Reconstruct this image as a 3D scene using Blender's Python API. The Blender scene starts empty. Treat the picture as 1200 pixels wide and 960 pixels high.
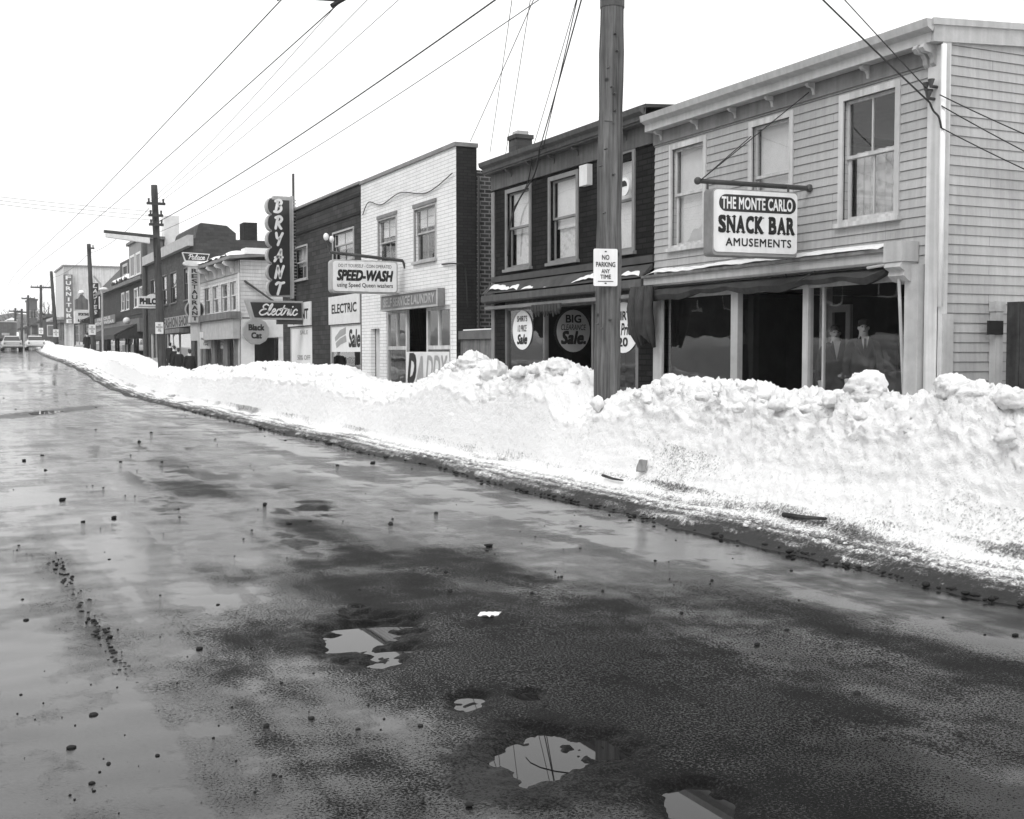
import bpy, math, random
import numpy as np
from mathutils import Vector, Matrix, noise as mn
R = math.radians
random.seed(7)
scene = bpy.context.scene
col = scene.collection

# ------------------------------------------------------------------ camera
EYE = 1.6
PITCH = math.atan(65/1400); YAW = math.atan(660/1400)
cd = bpy.data.cameras.new('camera'); cam = bpy.data.objects.new('camera', cd); col.objects.link(cam)
cam.location = (0, 0, EYE); cam.rotation_euler = (R(90)-PITCH, 0, -YAW)
cd.lens = 36*1400/1200; cd.sensor_width = 36; cd.clip_end = 6000; cd.clip_start = .05
scene.camera = cam
CM = cam.rotation_euler.to_matrix()
def ray(px, py): return CM @ Vector(((px-600)/1400, (480-py)/1400, -1))
def onX(px, py, X):
    d = ray(px, py); t = X/d.x; return Vector((X, d.y*t, EYE+d.z*t))
def onY(px, py, Y):
    d = ray(px, py); t = Y/d.y; return Vector((d.x*t, Y, EYE+d.z*t))
def onZ(px, py, z=0.0):
    d = ray(px, py); t = (z-EYE)/d.z; return Vector((d.x*t, d.y*t, z))

GY = [-60, 44, 52, 58, 66, 80, 100, 135, 200, 300, 600]
GZ = [0, 0, .12, .35, .75, 1.1, 1.4, 2.0, 3.2, 5.5, 12]
def gz(Y): return float(np.interp(Y, GY, GZ))
def shift(Y): return 0.0 if Y < 50 else .0003*(Y-50)**2

# ------------------------------------------------------------------ materials
MATS = {}
def newmat(name):
    m = bpy.data.materials.new(name); m.use_nodes = True
    nt = m.node_tree; b = nt.nodes['Principled BSDF']
    return m, nt, b
def N(nt, t, **kw):
    n = nt.nodes.new(t)
    for k, v in kw.items():
        if k in n.inputs: n.inputs[k].default_value = v
        else: setattr(n, k, v)
    return n
def g(v): return (v, v, v, 1)
def ramp(nt, src, pts):
    r = nt.nodes.new('ShaderNodeValToRGB'); e = r.color_ramp.elements
    while len(e) < len(pts): e.new(.5)
    for i, (p, v) in enumerate(pts): e[i].position = p; e[i].color = g(v)
    nt.links.new(src, r.inputs[0]); return r
def mixf(nt, a, b, fac, mode='MIX'):
    m = nt.nodes.new('ShaderNodeMix'); m.data_type = 'RGBA'; m.blend_type = mode
    for s, v in ((6, a), (7, b), (0, fac)):
        if hasattr(v, 'is_linked') or hasattr(v, 'links'): nt.links.new(v, m.inputs[s])
        else: m.inputs[s].default_value = g(v) if s else v
    return m.outputs[2]
def plain(name, v, rough=.7, var=.25, scale=3, bump=.15, spec=.3, streak=0, metal=0, bscale=None):
    """weathered grey surface: large and fine noise, optional rain streaks"""
    if name in MATS: return MATS[name]
    m, nt, b = newmat(name); L = nt.links.new
    tc = N(nt, 'ShaderNodeTexCoord')
    n1 = N(nt, 'ShaderNodeTexNoise', Scale=scale, Detail=6, Roughness=.65); L(tc.outputs['Object'], n1.inputs['Vector'])
    r1 = ramp(nt, n1.outputs[0], [(.3, max(0, v*(1-var))), (.7, v*(1+var))])
    c = r1.outputs[0]
    if streak:
        mp = N(nt, 'ShaderNodeMapping'); mp.inputs['Scale'].default_value = (9, 9, .35); L(tc.outputs['Object'], mp.inputs[0])
        n2 = N(nt, 'ShaderNodeTexNoise', Scale=1, Detail=5); L(mp.outputs[0], n2.inputs['Vector'])
        r2 = ramp(nt, n2.outputs[0], [(.42, 1-streak), (.6, 1)])
        c = mixf(nt, c, r2.outputs[0], 1.0, 'MULTIPLY')
    L(c, b.inputs['Base Color']); b.inputs['Roughness'].default_value = rough
    b.inputs['Specular IOR Level'].default_value = spec; b.inputs['Metallic'].default_value = metal
    if bump:
        n3 = N(nt, 'ShaderNodeTexNoise', Scale=bscale or scale*14, Detail=4); L(tc.outputs['Object'], n3.inputs['Vector'])
        bp = N(nt, 'ShaderNodeBump', Strength=bump, Distance=.01); L(n3.outputs[0], bp.inputs['Height']); L(bp.outputs[0], b.inputs['Normal'])
    MATS[name] = m; return m
def brick(name, c1, c2, mortar, bw=.22, rh=.075, ms=.008, bump=.5, rough=.85, stain=.3, squash=1):
    if name in MATS: return MATS[name]
    m, nt, b = newmat(name); L = nt.links.new
    tc = N(nt, 'ShaderNodeTexCoord'); sx = N(nt, 'ShaderNodeSeparateXYZ'); L(tc.outputs['Object'], sx.inputs[0])
    ad = N(nt, 'ShaderNodeMath', operation='ADD'); L(sx.outputs[0], ad.inputs[0]); L(sx.outputs[1], ad.inputs[1])
    cb = N(nt, 'ShaderNodeCombineXYZ'); L(ad.outputs[0], cb.inputs[0]); L(sx.outputs[2], cb.inputs[1])
    bt = N(nt, 'ShaderNodeTexBrick', Scale=1); L(cb.outputs[0], bt.inputs['Vector'])
    bt.inputs['Color1'].default_value = g(c1); bt.inputs['Color2'].default_value = g(c2); bt.inputs['Mortar'].default_value = g(mortar)
    bt.inputs['Mortar Size'].default_value = ms; bt.inputs['Brick Width'].default_value = bw; bt.inputs['Row Height'].default_value = rh
    bt.inputs['Mortar Smooth'].default_value = .2
    n1 = N(nt, 'ShaderNodeTexNoise', Scale=1.1, Detail=7, Roughness=.7); L(tc.outputs['Object'], n1.inputs['Vector'])
    r1 = ramp(nt, n1.outputs[0], [(.3, 1-stain), (.65, 1)])
    c = mixf(nt, bt.outputs[0], r1.outputs[0], 1.0, 'MULTIPLY')
    L(c, b.inputs['Base Color']); b.inputs['Roughness'].default_value = rough; b.inputs['Specular IOR Level'].default_value = .12
    n3 = N(nt, 'ShaderNodeTexNoise', Scale=40, Detail=3); L(tc.outputs['Object'], n3.inputs['Vector'])
    mm = N(nt, 'ShaderNodeMath', operation='MULTIPLY_ADD'); L(bt.outputs['Fac'], mm.inputs[0]); mm.inputs[1].default_value = -1; L(n3.outputs[0], mm.inputs[2])
    bp = N(nt, 'ShaderNodeBump', Strength=bump, Distance=.012); L(mm.outputs[0], bp.inputs['Height']); L(bp.outputs[0], b.inputs['Normal'])
    MATS[name] = m; return m
def siding(name, v, rh=.125, joint=.5):
    """painted clapboards: grime, grain and butt joints (the laps are real geometry)"""
    if name in MATS: return MATS[name]
    m, nt, b = newmat(name); L = nt.links.new
    tc = N(nt, 'ShaderNodeTexCoord'); sx = N(nt, 'ShaderNodeSeparateXYZ'); L(tc.outputs['Object'], sx.inputs[0])
    ad = N(nt, 'ShaderNodeMath', operation='ADD'); L(sx.outputs[0], ad.inputs[0]); L(sx.outputs[1], ad.inputs[1])
    cb = N(nt, 'ShaderNodeCombineXYZ'); L(ad.outputs[0], cb.inputs[0]); L(sx.outputs[2], cb.inputs[1])
    bt = N(nt, 'ShaderNodeTexBrick', Scale=1); L(cb.outputs[0], bt.inputs['Vector'])
    bt.inputs['Color1'].default_value = g(v); bt.inputs['Color2'].default_value = g(v*.86); bt.inputs['Mortar'].default_value = g(v*joint)
    bt.inputs['Mortar Size'].default_value = .004; bt.inputs['Brick Width'].default_value = 2.9; bt.inputs['Row Height'].default_value = rh
    bt.offset = .37; bt.offset_frequency = 3; bt.inputs['Bias'].default_value = -.2
    mp = N(nt, 'ShaderNodeMapping'); mp.inputs['Scale'].default_value = (14, 14, 1.2); L(tc.outputs['Object'], mp.inputs[0])
    n1 = N(nt, 'ShaderNodeTexNoise', Scale=1, Detail=6, Roughness=.7); L(mp.outputs[0], n1.inputs['Vector'])
    r1 = ramp(nt, n1.outputs[0], [(.3, .8), (.65, 1.05)])
    n2 = N(nt, 'ShaderNodeTexNoise', Scale=.9, Detail=6); L(tc.outputs['Object'], n2.inputs['Vector'])
    r2 = ramp(nt, n2.outputs[0], [(.3, .86), (.7, 1.04)])
    c = mixf(nt, bt.outputs[0], r1.outputs[0], 1.0, 'MULTIPLY'); c = mixf(nt, c, r2.outputs[0], 1.0, 'MULTIPLY')
    L(c, b.inputs['Base Color']); b.inputs['Roughness'].default_value = .65; b.inputs['Specular IOR Level'].default_value = .3
    bp = N(nt, 'ShaderNodeBump', Strength=.2, Distance=.006); L(n1.outputs[0], bp.inputs['Height']); L(bp.outputs[0], b.inputs['Normal'])
    MATS[name] = m; return m
def wood(name, v, var=.5):
    """weathered round timber: long vertical grain, checks and knots"""
    if name in MATS: return MATS[name]
    m, nt, b = newmat(name); L = nt.links.new
    tc = N(nt, 'ShaderNodeTexCoord'); mp = N(nt, 'ShaderNodeMapping'); mp.inputs['Scale'].default_value = (22, 22, .8); L(tc.outputs['Object'], mp.inputs[0])
    n1 = N(nt, 'ShaderNodeTexNoise', Scale=1, Detail=8, Roughness=.7); L(mp.outputs[0], n1.inputs['Vector'])
    r1 = ramp(nt, n1.outputs[0], [(.3, v*(1-var)), (.7, v*(1+var))])
    n2 = N(nt, 'ShaderNodeTexNoise', Scale=1.3, Detail=4); L(tc.outputs['Object'], n2.inputs['Vector'])
    r2 = ramp(nt, n2.outputs[0], [(.3, .65), (.7, 1.15)])
    v3 = N(nt, 'ShaderNodeTexVoronoi', Scale=3.2); L(tc.outputs['Object'], v3.inputs['Vector'])
    r3 = ramp(nt, v3.outputs['Distance'], [(.07, .25), (.13, 1)])
    c = mixf(nt, r1.outputs[0], r2.outputs[0], 1.0, 'MULTIPLY'); c = mixf(nt, c, r3.outputs[0], 1.0, 'MULTIPLY')
    L(c, b.inputs['Base Color']); b.inputs['Roughness'].default_value = .85; b.inputs['Specular IOR Level'].default_value = .2
    bp = N(nt, 'ShaderNodeBump', Strength=.6, Distance=.02); L(n1.outputs[0], bp.inputs['Height']); L(bp.outputs[0], b.inputs['Normal'])
    MATS[name] = m; return m
def glass(name='glass', tint=.85):
    if name in MATS: return MATS[name]
    m, nt, b = newmat(name); L = nt.links.new; nt.nodes.remove(b)
    out = nt.nodes['Material Output']
    fr = N(nt, 'ShaderNodeFresnel', IOR=1.55); ml = N(nt, 'ShaderNodeMath', operation='MULTIPLY'); ml.inputs[1].default_value = 1.3; ml.use_clamp = True
    ge = N(nt, 'ShaderNodeNewGeometry'); io = N(nt, 'ShaderNodeMapRange'); L(ge.outputs['Backfacing'], io.inputs[0]); io.inputs[3].default_value = 1.55; io.inputs[4].default_value = 1/1.55; L(io.outputs[0], fr.inputs['IOR'])
    L(fr.outputs[0], ml.inputs[0])
    tr = N(nt, 'ShaderNodeBsdfTransparent', Color=g(tint)); gl = N(nt, 'ShaderNodeBsdfGlossy', Color=g(.95), Roughness=.01)
    tc = N(nt, 'ShaderNodeTexCoord'); n1 = N(nt, 'ShaderNodeTexNoise', Scale=1.6, Detail=1); L(tc.outputs['Object'], n1.inputs['Vector'])
    bp = N(nt, 'ShaderNodeBump', Strength=.05, Distance=.05); L(n1.outputs[0], bp.inputs['Height']); L(bp.outputs[0], gl.inputs['Normal'])
    mx = N(nt, 'ShaderNodeMixShader'); L(ml.outputs[0], mx.inputs[0]); L(tr.outputs[0], mx.inputs[1]); L(gl.outputs[0], mx.inputs[2]); L(mx.outputs[0], out.inputs[0])
    MATS[name] = m; return m
def lace(name, v, alpha=.75):
    if name in MATS: return MATS[name]
    m, nt, b = newmat(name); L = nt.links.new
    tc = N(nt, 'ShaderNodeTexCoord'); v1 = N(nt, 'ShaderNodeTexVoronoi', Scale=9); L(tc.outputs['Object'], v1.inputs['Vector'])
    r = ramp(nt, v1.outputs['Distance'], [(.1, v*.7), (.5, v)]); L(r.outputs[0], b.inputs['Base Color'])
    b.inputs['Roughness'].default_value = .9; b.inputs['Alpha'].default_value = alpha
    MATS[name] = m; return m

M_GLASS = glass()
M_CLAP = siding('grey_clapboard', .42)
M_TRIM = plain('pale_trim_paint', .58, streak=.25, var=.12)
M_TRIM2 = plain('grey_trim_paint', .43, streak=.12, var=.15)
M_DTRIM2 = plain('eave_dark_paint', .09, streak=.2, var=.25)
M_DTRIM = plain('dark_trim_paint', .16, streak=.3, var=.25)
M_FRIEZE = plain('frieze_paint', .2, streak=.2, var=.2)
M_TAR = brick('dark_brick_siding', .02, .011, .005, bw=.3, rh=.1, ms=.012, bump=.8)
M_WBRICK = brick('white_painted_brick', .86, .8, .5, bw=.5, rh=.095, ms=.008, bump=.5, stain=.15)
M_DBRICK = brick('dark_red_brick', .04, .028, .02, stain=.4, ms=.009)
M_CBRICK = brick('common_brick', .07, .04, .24, bw=.24, rh=.1, ms=.014, stain=.35)
M_BBRICK = brick('brown_brick', .08, .045, .035, bw=.5, rh=.16, ms=.012, stain=.45)
M_RBRICK = brick('mid_brick', .10, .07, .075, bw=.4, rh=.15, ms=.012, stain=.35)
M_ROOF = plain('roof_felt', .06, rough=.9, var=.4)
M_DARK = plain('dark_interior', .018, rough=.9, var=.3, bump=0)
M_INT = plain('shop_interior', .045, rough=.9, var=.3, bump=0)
M_CANVAS = plain('dark_canvas', .045, rough=.95, var=.35, scale=5, bump=.3)
M_STEEL = plain('dark_steel', .05, rough=.5, var=.3, spec=.5)
M_WIRE = plain('cable_black', .03, rough=.7, var=.1, bump=0)
M_GALV = plain('galvanised', .38, rough=.5, var=.2)
M_WHITE = plain('white_enamel', .8, rough=.35, var=.07, streak=.08, spec=.5, bump=0)
M_OFFW = plain('offwhite_board', .68, rough=.6, var=.1)
M_PAPER = plain('poster_paper', .75, rough=.8, var=.06, bump=0)
M_BLACK = plain('black_paint', .02, rough=.6, var=.2, bump=0)
M_SIGND = plain('dark_sign_enamel', .022, rough=.35, var=.2, spec=.5, bump=0)
M_SIGNG = plain('grey_sign_enamel', .30, rough=.4, var=.12, spec=.5, bump=0)
M_MIDG = plain('mid_grey_paint', .2, rough=.6, var=.2)
M_POLE = wood('pole_timber', .125, .7)
M_POLE2 = wood('far_pole_timber', .075)
M_PLANK = plain('old_dark_planks', .045, rough=.85, var=.5, scale=4, streak=.4)
M_GATE = plain('grey_brown_planks', .15, rough=.85, var=.3, streak=.3)
M_LACE = lace('lace_curtain', .75, .8)
M_BLIND = plain('roller_blind', .72, rough=.9, var=.1)
M_SKIN = plain('skin', .66, rough=.55, var=.06, bump=0, spec=.4)
M_HAIR = plain('hair_dark', .05, rough=.6)
M_COAT = plain('dark_wool', .022, rough=.95, var=.3, scale=20)
M_SUIT = plain('suit_cloth', .025, rough=.95, var=.2, scale=20)
M_SHIRT = plain('white_shirt', .8, rough=.8, var=.04, bump=0)
M_EYE = plain('eye_dark', .02, rough=.3, var=0, bump=0)
M_CARW = plain('pale_car_paint', .7, rough=.25, var=.05, spec=.6, bump=0)
M_CARG = plain('grey_car_paint', .45, rough=.25, var=.05, spec=.6, bump=0)
M_CHROME = plain('chrome', .55, rough=.2, var=.05, metal=1, bump=0)
M_TYRE = plain('tyre', .02, rough=.9)
M_FARW = plain('far_pale_wall', .5, rough=.8, var=.15, streak=.3)
M_STUCCO = plain('pale_stucco', .55, rough=.85, var=.12, streak=.2)

# snow ----------------------------------------------------------------------
def snow_mat(name, dirty=True):
    m, nt, b = newmat(name); L = nt.links.new
    tc = N(nt, 'ShaderNodeTexCoord')
    at = N(nt, 'ShaderNodeAttribute', attribute_name='dirt')
    n1 = N(nt, 'ShaderNodeTexNoise', Scale=9, Detail=9, Roughness=.75); L(tc.outputs['Object'], n1.inputs['Vector'])
    n2 = N(nt, 'ShaderNodeTexNoise', Scale=38, Detail=5, Roughness=.7); L(tc.outputs['Object'], n2.inputs['Vector'])
    if dirty:
        n4 = N(nt, 'ShaderNodeTexNoise', Scale=75, Detail=4, Roughness=.7); L(tc.outputs['Object'], n4.inputs['Vector'])
        s1 = N(nt, 'ShaderNodeMath', operation='MULTIPLY_ADD'); L(n2.outputs[0], s1.inputs[0]); s1.inputs[1].default_value = 1.3; L(at.outputs['Fac'], s1.inputs[2])
        s2 = N(nt, 'ShaderNodeMath', operation='MULTIPLY_ADD'); L(n1.outputs[0], s2.inputs[0]); s2.inputs[1].default_value = .9; L(s1.outputs[0], s2.inputs[2])
        s3 = N(nt, 'ShaderNodeMath', operation='MULTIPLY_ADD'); L(n4.outputs[0], s3.inputs[0]); s3.inputs[1].default_value = .8; L(s2.outputs[0], s3.inputs[2])
        s4 = N(nt, 'ShaderNodeMath', operation='ADD'); L(s3.outputs[0], s4.inputs[0]); s4.inputs[1].default_value = -1.5
        r = ramp(nt, s4.outputs[0], [(.26, .93), (.4, .62), (.54, .25), (.8, .035)])
        L(r.outputs[0], b.inputs['Base Color'])
    else: b.inputs['Base Color'].default_value = g(.92)
    b.inputs['Roughness'].default_value = .75; b.inputs['Specular IOR Level'].default_value = .3
    b.inputs['Subsurface Weight'].default_value = 0
    n5 = N(nt, 'ShaderNodeTexNoise', Scale=95, Detail=4, Roughness=.7); L(tc.outputs['Object'], n5.inputs['Vector'])
    ad0 = N(nt, 'ShaderNodeMath', operation='MULTIPLY_ADD'); L(n5.outputs[0], ad0.inputs[0]); ad0.inputs[1].default_value = .3; L(n1.outputs[0], ad0.inputs[2])
    ad = N(nt, 'ShaderNodeMath', operation='MULTIPLY_ADD'); L(n2.outputs[0], ad.inputs[0]); ad.inputs[1].default_value = .7; L(ad0.outputs[0], ad.inputs[2])
    bp = N(nt, 'ShaderNodeBump', Strength=.8, Distance=.045); L(ad.outputs[0], bp.inputs['Height']); L(bp.outputs[0], b.inputs['Normal'])
    MATS[name] = m; return m
M_SNOW = snow_mat('ploughed_snow'); M_SNOWC = snow_mat('clean_snow', False)

def road_mat():
    m, nt, b = newmat('wet_asphalt'); L = nt.links.new
    tc = N(nt, 'ShaderNodeTexCoord'); P = tc.outputs['Object']
    def noise(scale, detail=6, rough=.6, sc=None):
        n = N(nt, 'ShaderNodeTexNoise', Scale=scale, Detail=detail, Roughness=rough)
        if sc:
            mp = N(nt, 'ShaderNodeMapping'); mp.inputs['Scale'].default_value = sc; L(P, mp.inputs[0]); L(mp.outputs[0], n.inputs['Vector'])
        else: L(P, n.inputs['Vector'])
        return n.outputs[0]
    big = noise(.55, 5, .6); mid = noise(2.2, 6, .65); fine = noise(85, 4, .75); grit = noise(170, 2, .6)
    tracks = noise(1.0, 5, .6, (1.6, .16, 1))
    # wetness: 1 = film of water, 0 = damp rough stone
    w = N(nt, 'ShaderNodeMath', operation='MULTIPLY_ADD'); L(tracks, w.inputs[0]); w.inputs[1].default_value = .6; 
    w2 = N(nt, 'ShaderNodeMath', operation='MULTIPLY_ADD'); L(big, w2.inputs[0]); w2.inputs[1].default_value = .5
    w3 = N(nt, 'ShaderNodeMath', operation='MULTIPLY'); L(mid, w3.inputs[0]); w3.inputs[1].default_value = .3
    L(w3.outputs[0], w2.inputs[2]); L(w2.outputs[0], w.inputs[2])
    wet = ramp(nt, w.outputs[0], [(.56, 0), (.74, 1)])
    # the film covers the pores; the crowns of the stones stand dry. 'wet' shifts how much is covered
    wn = N(nt, 'ShaderNodeAttribute', attribute_name='worn_reflect')
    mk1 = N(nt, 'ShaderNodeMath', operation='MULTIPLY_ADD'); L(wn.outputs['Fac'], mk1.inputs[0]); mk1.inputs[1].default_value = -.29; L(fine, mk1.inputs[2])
    mk0 = N(nt, 'ShaderNodeMath', operation='MULTIPLY_ADD'); L(wet.outputs[0], mk0.inputs[0]); mk0.inputs[1].default_value = .16; L(mk1.outputs[0], mk0.inputs[2])
    mk = ramp(nt, mk0.outputs[0], [(.41, 0), (.57, 1)])
    pt = N(nt, 'ShaderNodeAttribute', attribute_name='pit')
    ip = N(nt, 'ShaderNodeMath', operation='MULTIPLY_ADD'); L(pt.outputs['Fac'], ip.inputs[0]); ip.inputs[1].default_value = -.8; ip.inputs[2].default_value = 1
    mm = N(nt, 'ShaderNodeMath', operation='MULTIPLY'); L(mk.outputs[0], mm.inputs[0]); L(ip.outputs[0], mm.inputs[1])
    r0 = N(nt, 'ShaderNodeMapRange'); L(mm.outputs[0], r0.inputs[0]); r0.inputs[3].default_value = .42; r0.inputs[4].default_value = .055
    L(r0.outputs[0], b.inputs['Roughness'])
    cb = ramp(nt, mid, [(.3, .008), (.7, .017)]); cf = ramp(nt, fine, [(.35, .3), (.68, 1.9)])
    c = mixf(nt, cb.outputs[0], cf.outputs[0], 1.0, 'MULTIPLY')
    wc = N(nt, 'ShaderNodeMapRange'); L(wn.outputs['Fac'], wc.inputs[0]); wc.inputs[3].default_value = 1; wc.inputs[4].default_value = .6  # base colour darkened on worn asphalt and for the painted reflections
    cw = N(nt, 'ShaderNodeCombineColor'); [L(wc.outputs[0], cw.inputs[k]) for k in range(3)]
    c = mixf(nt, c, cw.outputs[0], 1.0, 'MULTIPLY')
    L(c, b.inputs['Base Color'])
    b.inputs['IOR'].default_value = 1.38
    s0 = N(nt, 'ShaderNodeMapRange'); L(mm.outputs[0], s0.inputs[0]); s0.inputs[3].default_value = .025; s0.inputs[4].default_value = .62
    L(s0.outputs[0], b.inputs['Specular IOR Level'])
    hs = N(nt, 'ShaderNodeMath', operation='MULTIPLY_ADD'); L(grit, hs.inputs[0]); hs.inputs[1].default_value = .5; L(fine, hs.inputs[2])
    st = N(nt, 'ShaderNodeMapRange'); L(wet.outputs[0], st.inputs[0]); st.inputs[3].default_value = .4; st.inputs[4].default_value = .035
    bp = N(nt, 'ShaderNodeBump', Distance=.012); L(st.outputs[0], bp.inputs['Strength']); L(hs.outputs[0], bp.inputs['Height'])
    bp2 = N(nt, 'ShaderNodeBump', Distance=.02, Strength=.03); L(mid, bp2.inputs['Height']); L(bp.outputs[0], bp2.inputs['Normal'])
    L(bp2.outputs[0], b.inputs['Normal'])
    return m
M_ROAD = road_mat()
def water_mat():
    m, nt, b = newmat('puddle_water')
    b.inputs['Base Color'].default_value = g(.012); b.inputs['Roughness'].default_value = .01
    b.inputs['IOR'].default_value = 1.33; b.inputs['Specular IOR Level'].default_value = .4
    return m
M_WATER = water_mat()

# ------------------------------------------------------------------ mesh helpers
class MB:
    def __init__(s): s.v = []; s.f = []
    def add(s, vs, fs):
        o = len(s.v); s.v += [tuple(p) for p in vs]; s.f += [tuple(i+o for i in f) for f in fs]; return s
    def box(s, x0, x1, y0, y1, z0, z1):
        x0, x1 = sorted((x0, x1)); y0, y1 = sorted((y0, y1)); z0, z1 = sorted((z0, z1))
        return s.add([(x0,y0,z0),(x1,y0,z0),(x1,y1,z0),(x0,y1,z0),(x0,y0,z1),(x1,y0,z1),(x1,y1,z1),(x0,y1,z1)],
              [(0,3,2,1),(4,5,6,7),(0,1,5,4),(1,2,6,5),(2,3,7,6),(3,0,4,7)])
    def quad(s, a, b, c, d): return s.add([a,b,c,d], [(0,1,2,3)])
    def prism(s, poly, axis, a, b):
        """extrude a 2-D polygon along axis ('x': poly=(y,z), 'y': poly=(x,z), 'z': poly=(x,y))"""
        n = len(poly)
        def P(p, t): return {'x': (t, p[0], p[1]), 'y': (p[0], t, p[1]), 'z': (p[0], p[1], t)}[axis]
        vs = [P(p, a) for p in poly]+[P(p, b) for p in poly]
        return s.add(vs, [tuple(range(n))[::-1], tuple(range(n, 2*n))]+[(i, (i+1) % n, n+(i+1) % n, n+i) for i in range(n)])
    def tube(s, pts, r, k=8, cap=True):
        pts = [Vector(p) for p in pts]; n = len(pts)
        rs = r if isinstance(r, (list, tuple)) else [r]*n
        vs = []; up = None
        for i, p in enumerate(pts):
            t = (pts[min(i+1, n-1)]-pts[max(i-1, 0)]).normalized()
            if up is None: up = Vector((0,0,1)) if abs(t.z) < .9 else Vector((1,0,0))
            a = t.cross(up).normalized(); b = a.cross(t).normalized(); up = b
            for j in range(k):
                w = 2*math.pi*j/k; vs.append(p+(a*math.cos(w)+b*math.sin(w))*rs[i])
        fs = [(i*k+j, i*k+(j+1) % k, (i+1)*k+(j+1) % k, (i+1)*k+j) for i in range(n-1) for j in range(k)]
        if cap: fs += [tuple(range(k))[::-1], tuple(range((n-1)*k, n*k))]
        return s.add(vs, fs)
    def ell(s, c, r, nu=12, nv=8):
        vs = [(c[0], c[1], c[2]-r[2])]
        for i in range(1, nv):
            a = -math.pi/2+math.pi*i/nv
            for j in range(nu):
                w = 2*math.pi*j/nu; vs.append((c[0]+r[0]*math.cos(a)*math.cos(w), c[1]+r[1]*math.cos(a)*math.sin(w), c[2]+r[2]*math.sin(a)))
        vs.append((c[0], c[1], c[2]+r[2])); t = len(vs)-1; fs = []
        for j in range(nu): fs.append((0, 1+(j+1) % nu, 1+j)); fs.append((t, t-nu+j, t-nu+(j+1) % nu))
        for i in range(nv-2):
            for j in range(nu): a = 1+i*nu; fs.append((a+j, a+(j+1) % nu, a+nu+(j+1) % nu, a+nu+j))
        return s.add(vs, fs)
    def build(s, name, mat, parent=None, smooth=False, bevel=0):
        me = bpy.data.meshes.new(name); me.from_pydata(s.v, [], s.f); me.update()
        if mat: me.materials.append(mat)
        if smooth: me.polygons.foreach_set('use_smooth', [True]*len(me.polygons))
        o = bpy.data.objects.new(name, me); col.objects.link(o)
        if parent: o.parent = parent
        if bevel:
            bv = o.modifiers.new('bevel', 'BEVEL'); bv.width = bevel; bv.segments = 2; bv.limit_method = 'ANGLE'
        return o
def tag(o, label=None, cat=None, group=None, kind=None):
    if label: o['label'] = label
    if cat: o['category'] = cat
    if group: o['group'] = group
    if kind: o['kind'] = kind
    return o
def empty(name, loc, rz=0, **kw):
    o = bpy.data.objects.new(name, None); col.objects.link(o); o.location = loc; o.rotation_euler = (0,0,rz); o.empty_display_size = .3
    return tag(o, **kw)
def catmull(pts, n=8):
    out = []
    P = [pts[0]]+list(pts)+[pts[-1]]
    for i in range(1, len(P)-2):
        for k in range(n):
            t = k/n; a, b, c, d = [np.array(P[i+j], float) for j in (-1, 0, 1, 2)]
            out.append(tuple(.5*((2*b)+(c-a)*t+(2*a-5*b+4*c-d)*t*t+(3*b-a-3*c+d)*t**3)))
    out.append(tuple(pts[-1])); return out

# ------------------------------------------------------------------ lettering
def text_mb(body, w, h, cx, cz, y, bold=0, shear=0, thick=.004, space=1.0, mb=None):
    """built-in font outlines fitted to a w x h box centred at (cx, cz), facing -y"""
    cu = bpy.data.curves.new('t', 'FONT'); cu.body = body; cu.size = 1; cu.shear = shear; cu.offset = bold
    cu.space_character = space; b_ = bold; cu.offset = 0; cu.resolution_u = 3; cu.fill_mode = 'FRONT'
    o = bpy.data.objects.new('t', cu); col.objects.link(o)
    dg = bpy.context.evaluated_depsgraph_get(); me = bpy.data.meshes.new_from_object(o.evaluated_get(dg))
    vs = np.array([v.co[:] for v in me.vertices]) if len(me.vertices) else np.zeros((1, 3)); fs = [tuple(p.vertices) for p in me.polygons]
    bpy.data.objects.remove(o); bpy.data.curves.remove(cu); bpy.data.meshes.remove(me)
    lo, hi = vs.min(0), vs.max(0); s = np.maximum(hi-lo, 1e-6)
    X = (vs[:, 0]-(lo[0]+hi[0])/2)/s[0]*w+cx; Z = (vs[:, 1]-(lo[1]+hi[1])/2)/s[1]*h+cz
    mb = mb or MB()
    sx_, sz_ = w/s[0]*b_, h/s[1]*b_
    for k, (ox, oz) in enumerate([(0, 0)] if b_ <= 0 else [(-sx_, sz_), (sx_, sz_), (-sx_, -sz_), (sx_, -sz_), (0, 0)]):
        mb.add([(a+ox, y-thick-.0003*k, b+oz) for a, b in zip(X, Z)], fs)
    return mb
def stroke_mb(strokes, x0, z0, s, wd, y, shear=0, mb=None, thick=.02, smooth=6, sx=1):
    """brush-like lettering: each polyline swept as a flat rounded ribbon facing -y"""
    mb = mb or MB()
    for st in strokes:
        p = catmull(st, smooth) if len(st) > 2 else st
        p = [(x0+(a*sx+b*shear)*s, z0+b*s) for a, b in p]
        n = len(p); Lf = []; Rt = []
        for i in range(n):
            ax, az = p[max(i-1, 0)]; bx, bz = p[min(i+1, n-1)]; l = math.hypot(bx-ax, bz-az) or 1
            nx, nz = -(bz-az)/l*wd/2, (bx-ax)/l*wd/2
            Lf.append((p[i][0]+nx, p[i][1]+nz)); Rt.append((p[i][0]-nx, p[i][1]-nz))
        vs = [(a, y-thick, b) for a, b in Lf]+[(a, y-thick, b) for a, b in Rt]
        mb.add(vs, [(i, n+i, n+i+1, i+1) for i in range(n-1)])
        for k, (e, q) in enumerate(((p[0], -1), (p[-1], 1))):
            c = [(e[0]+wd/2*math.cos(t*math.pi/4), y-thick-.0006*(k+1), e[1]+wd/2*math.sin(t*math.pi/4)) for t in range(8)]
            mb.add(c, [tuple(range(8))])
    return mb
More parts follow.
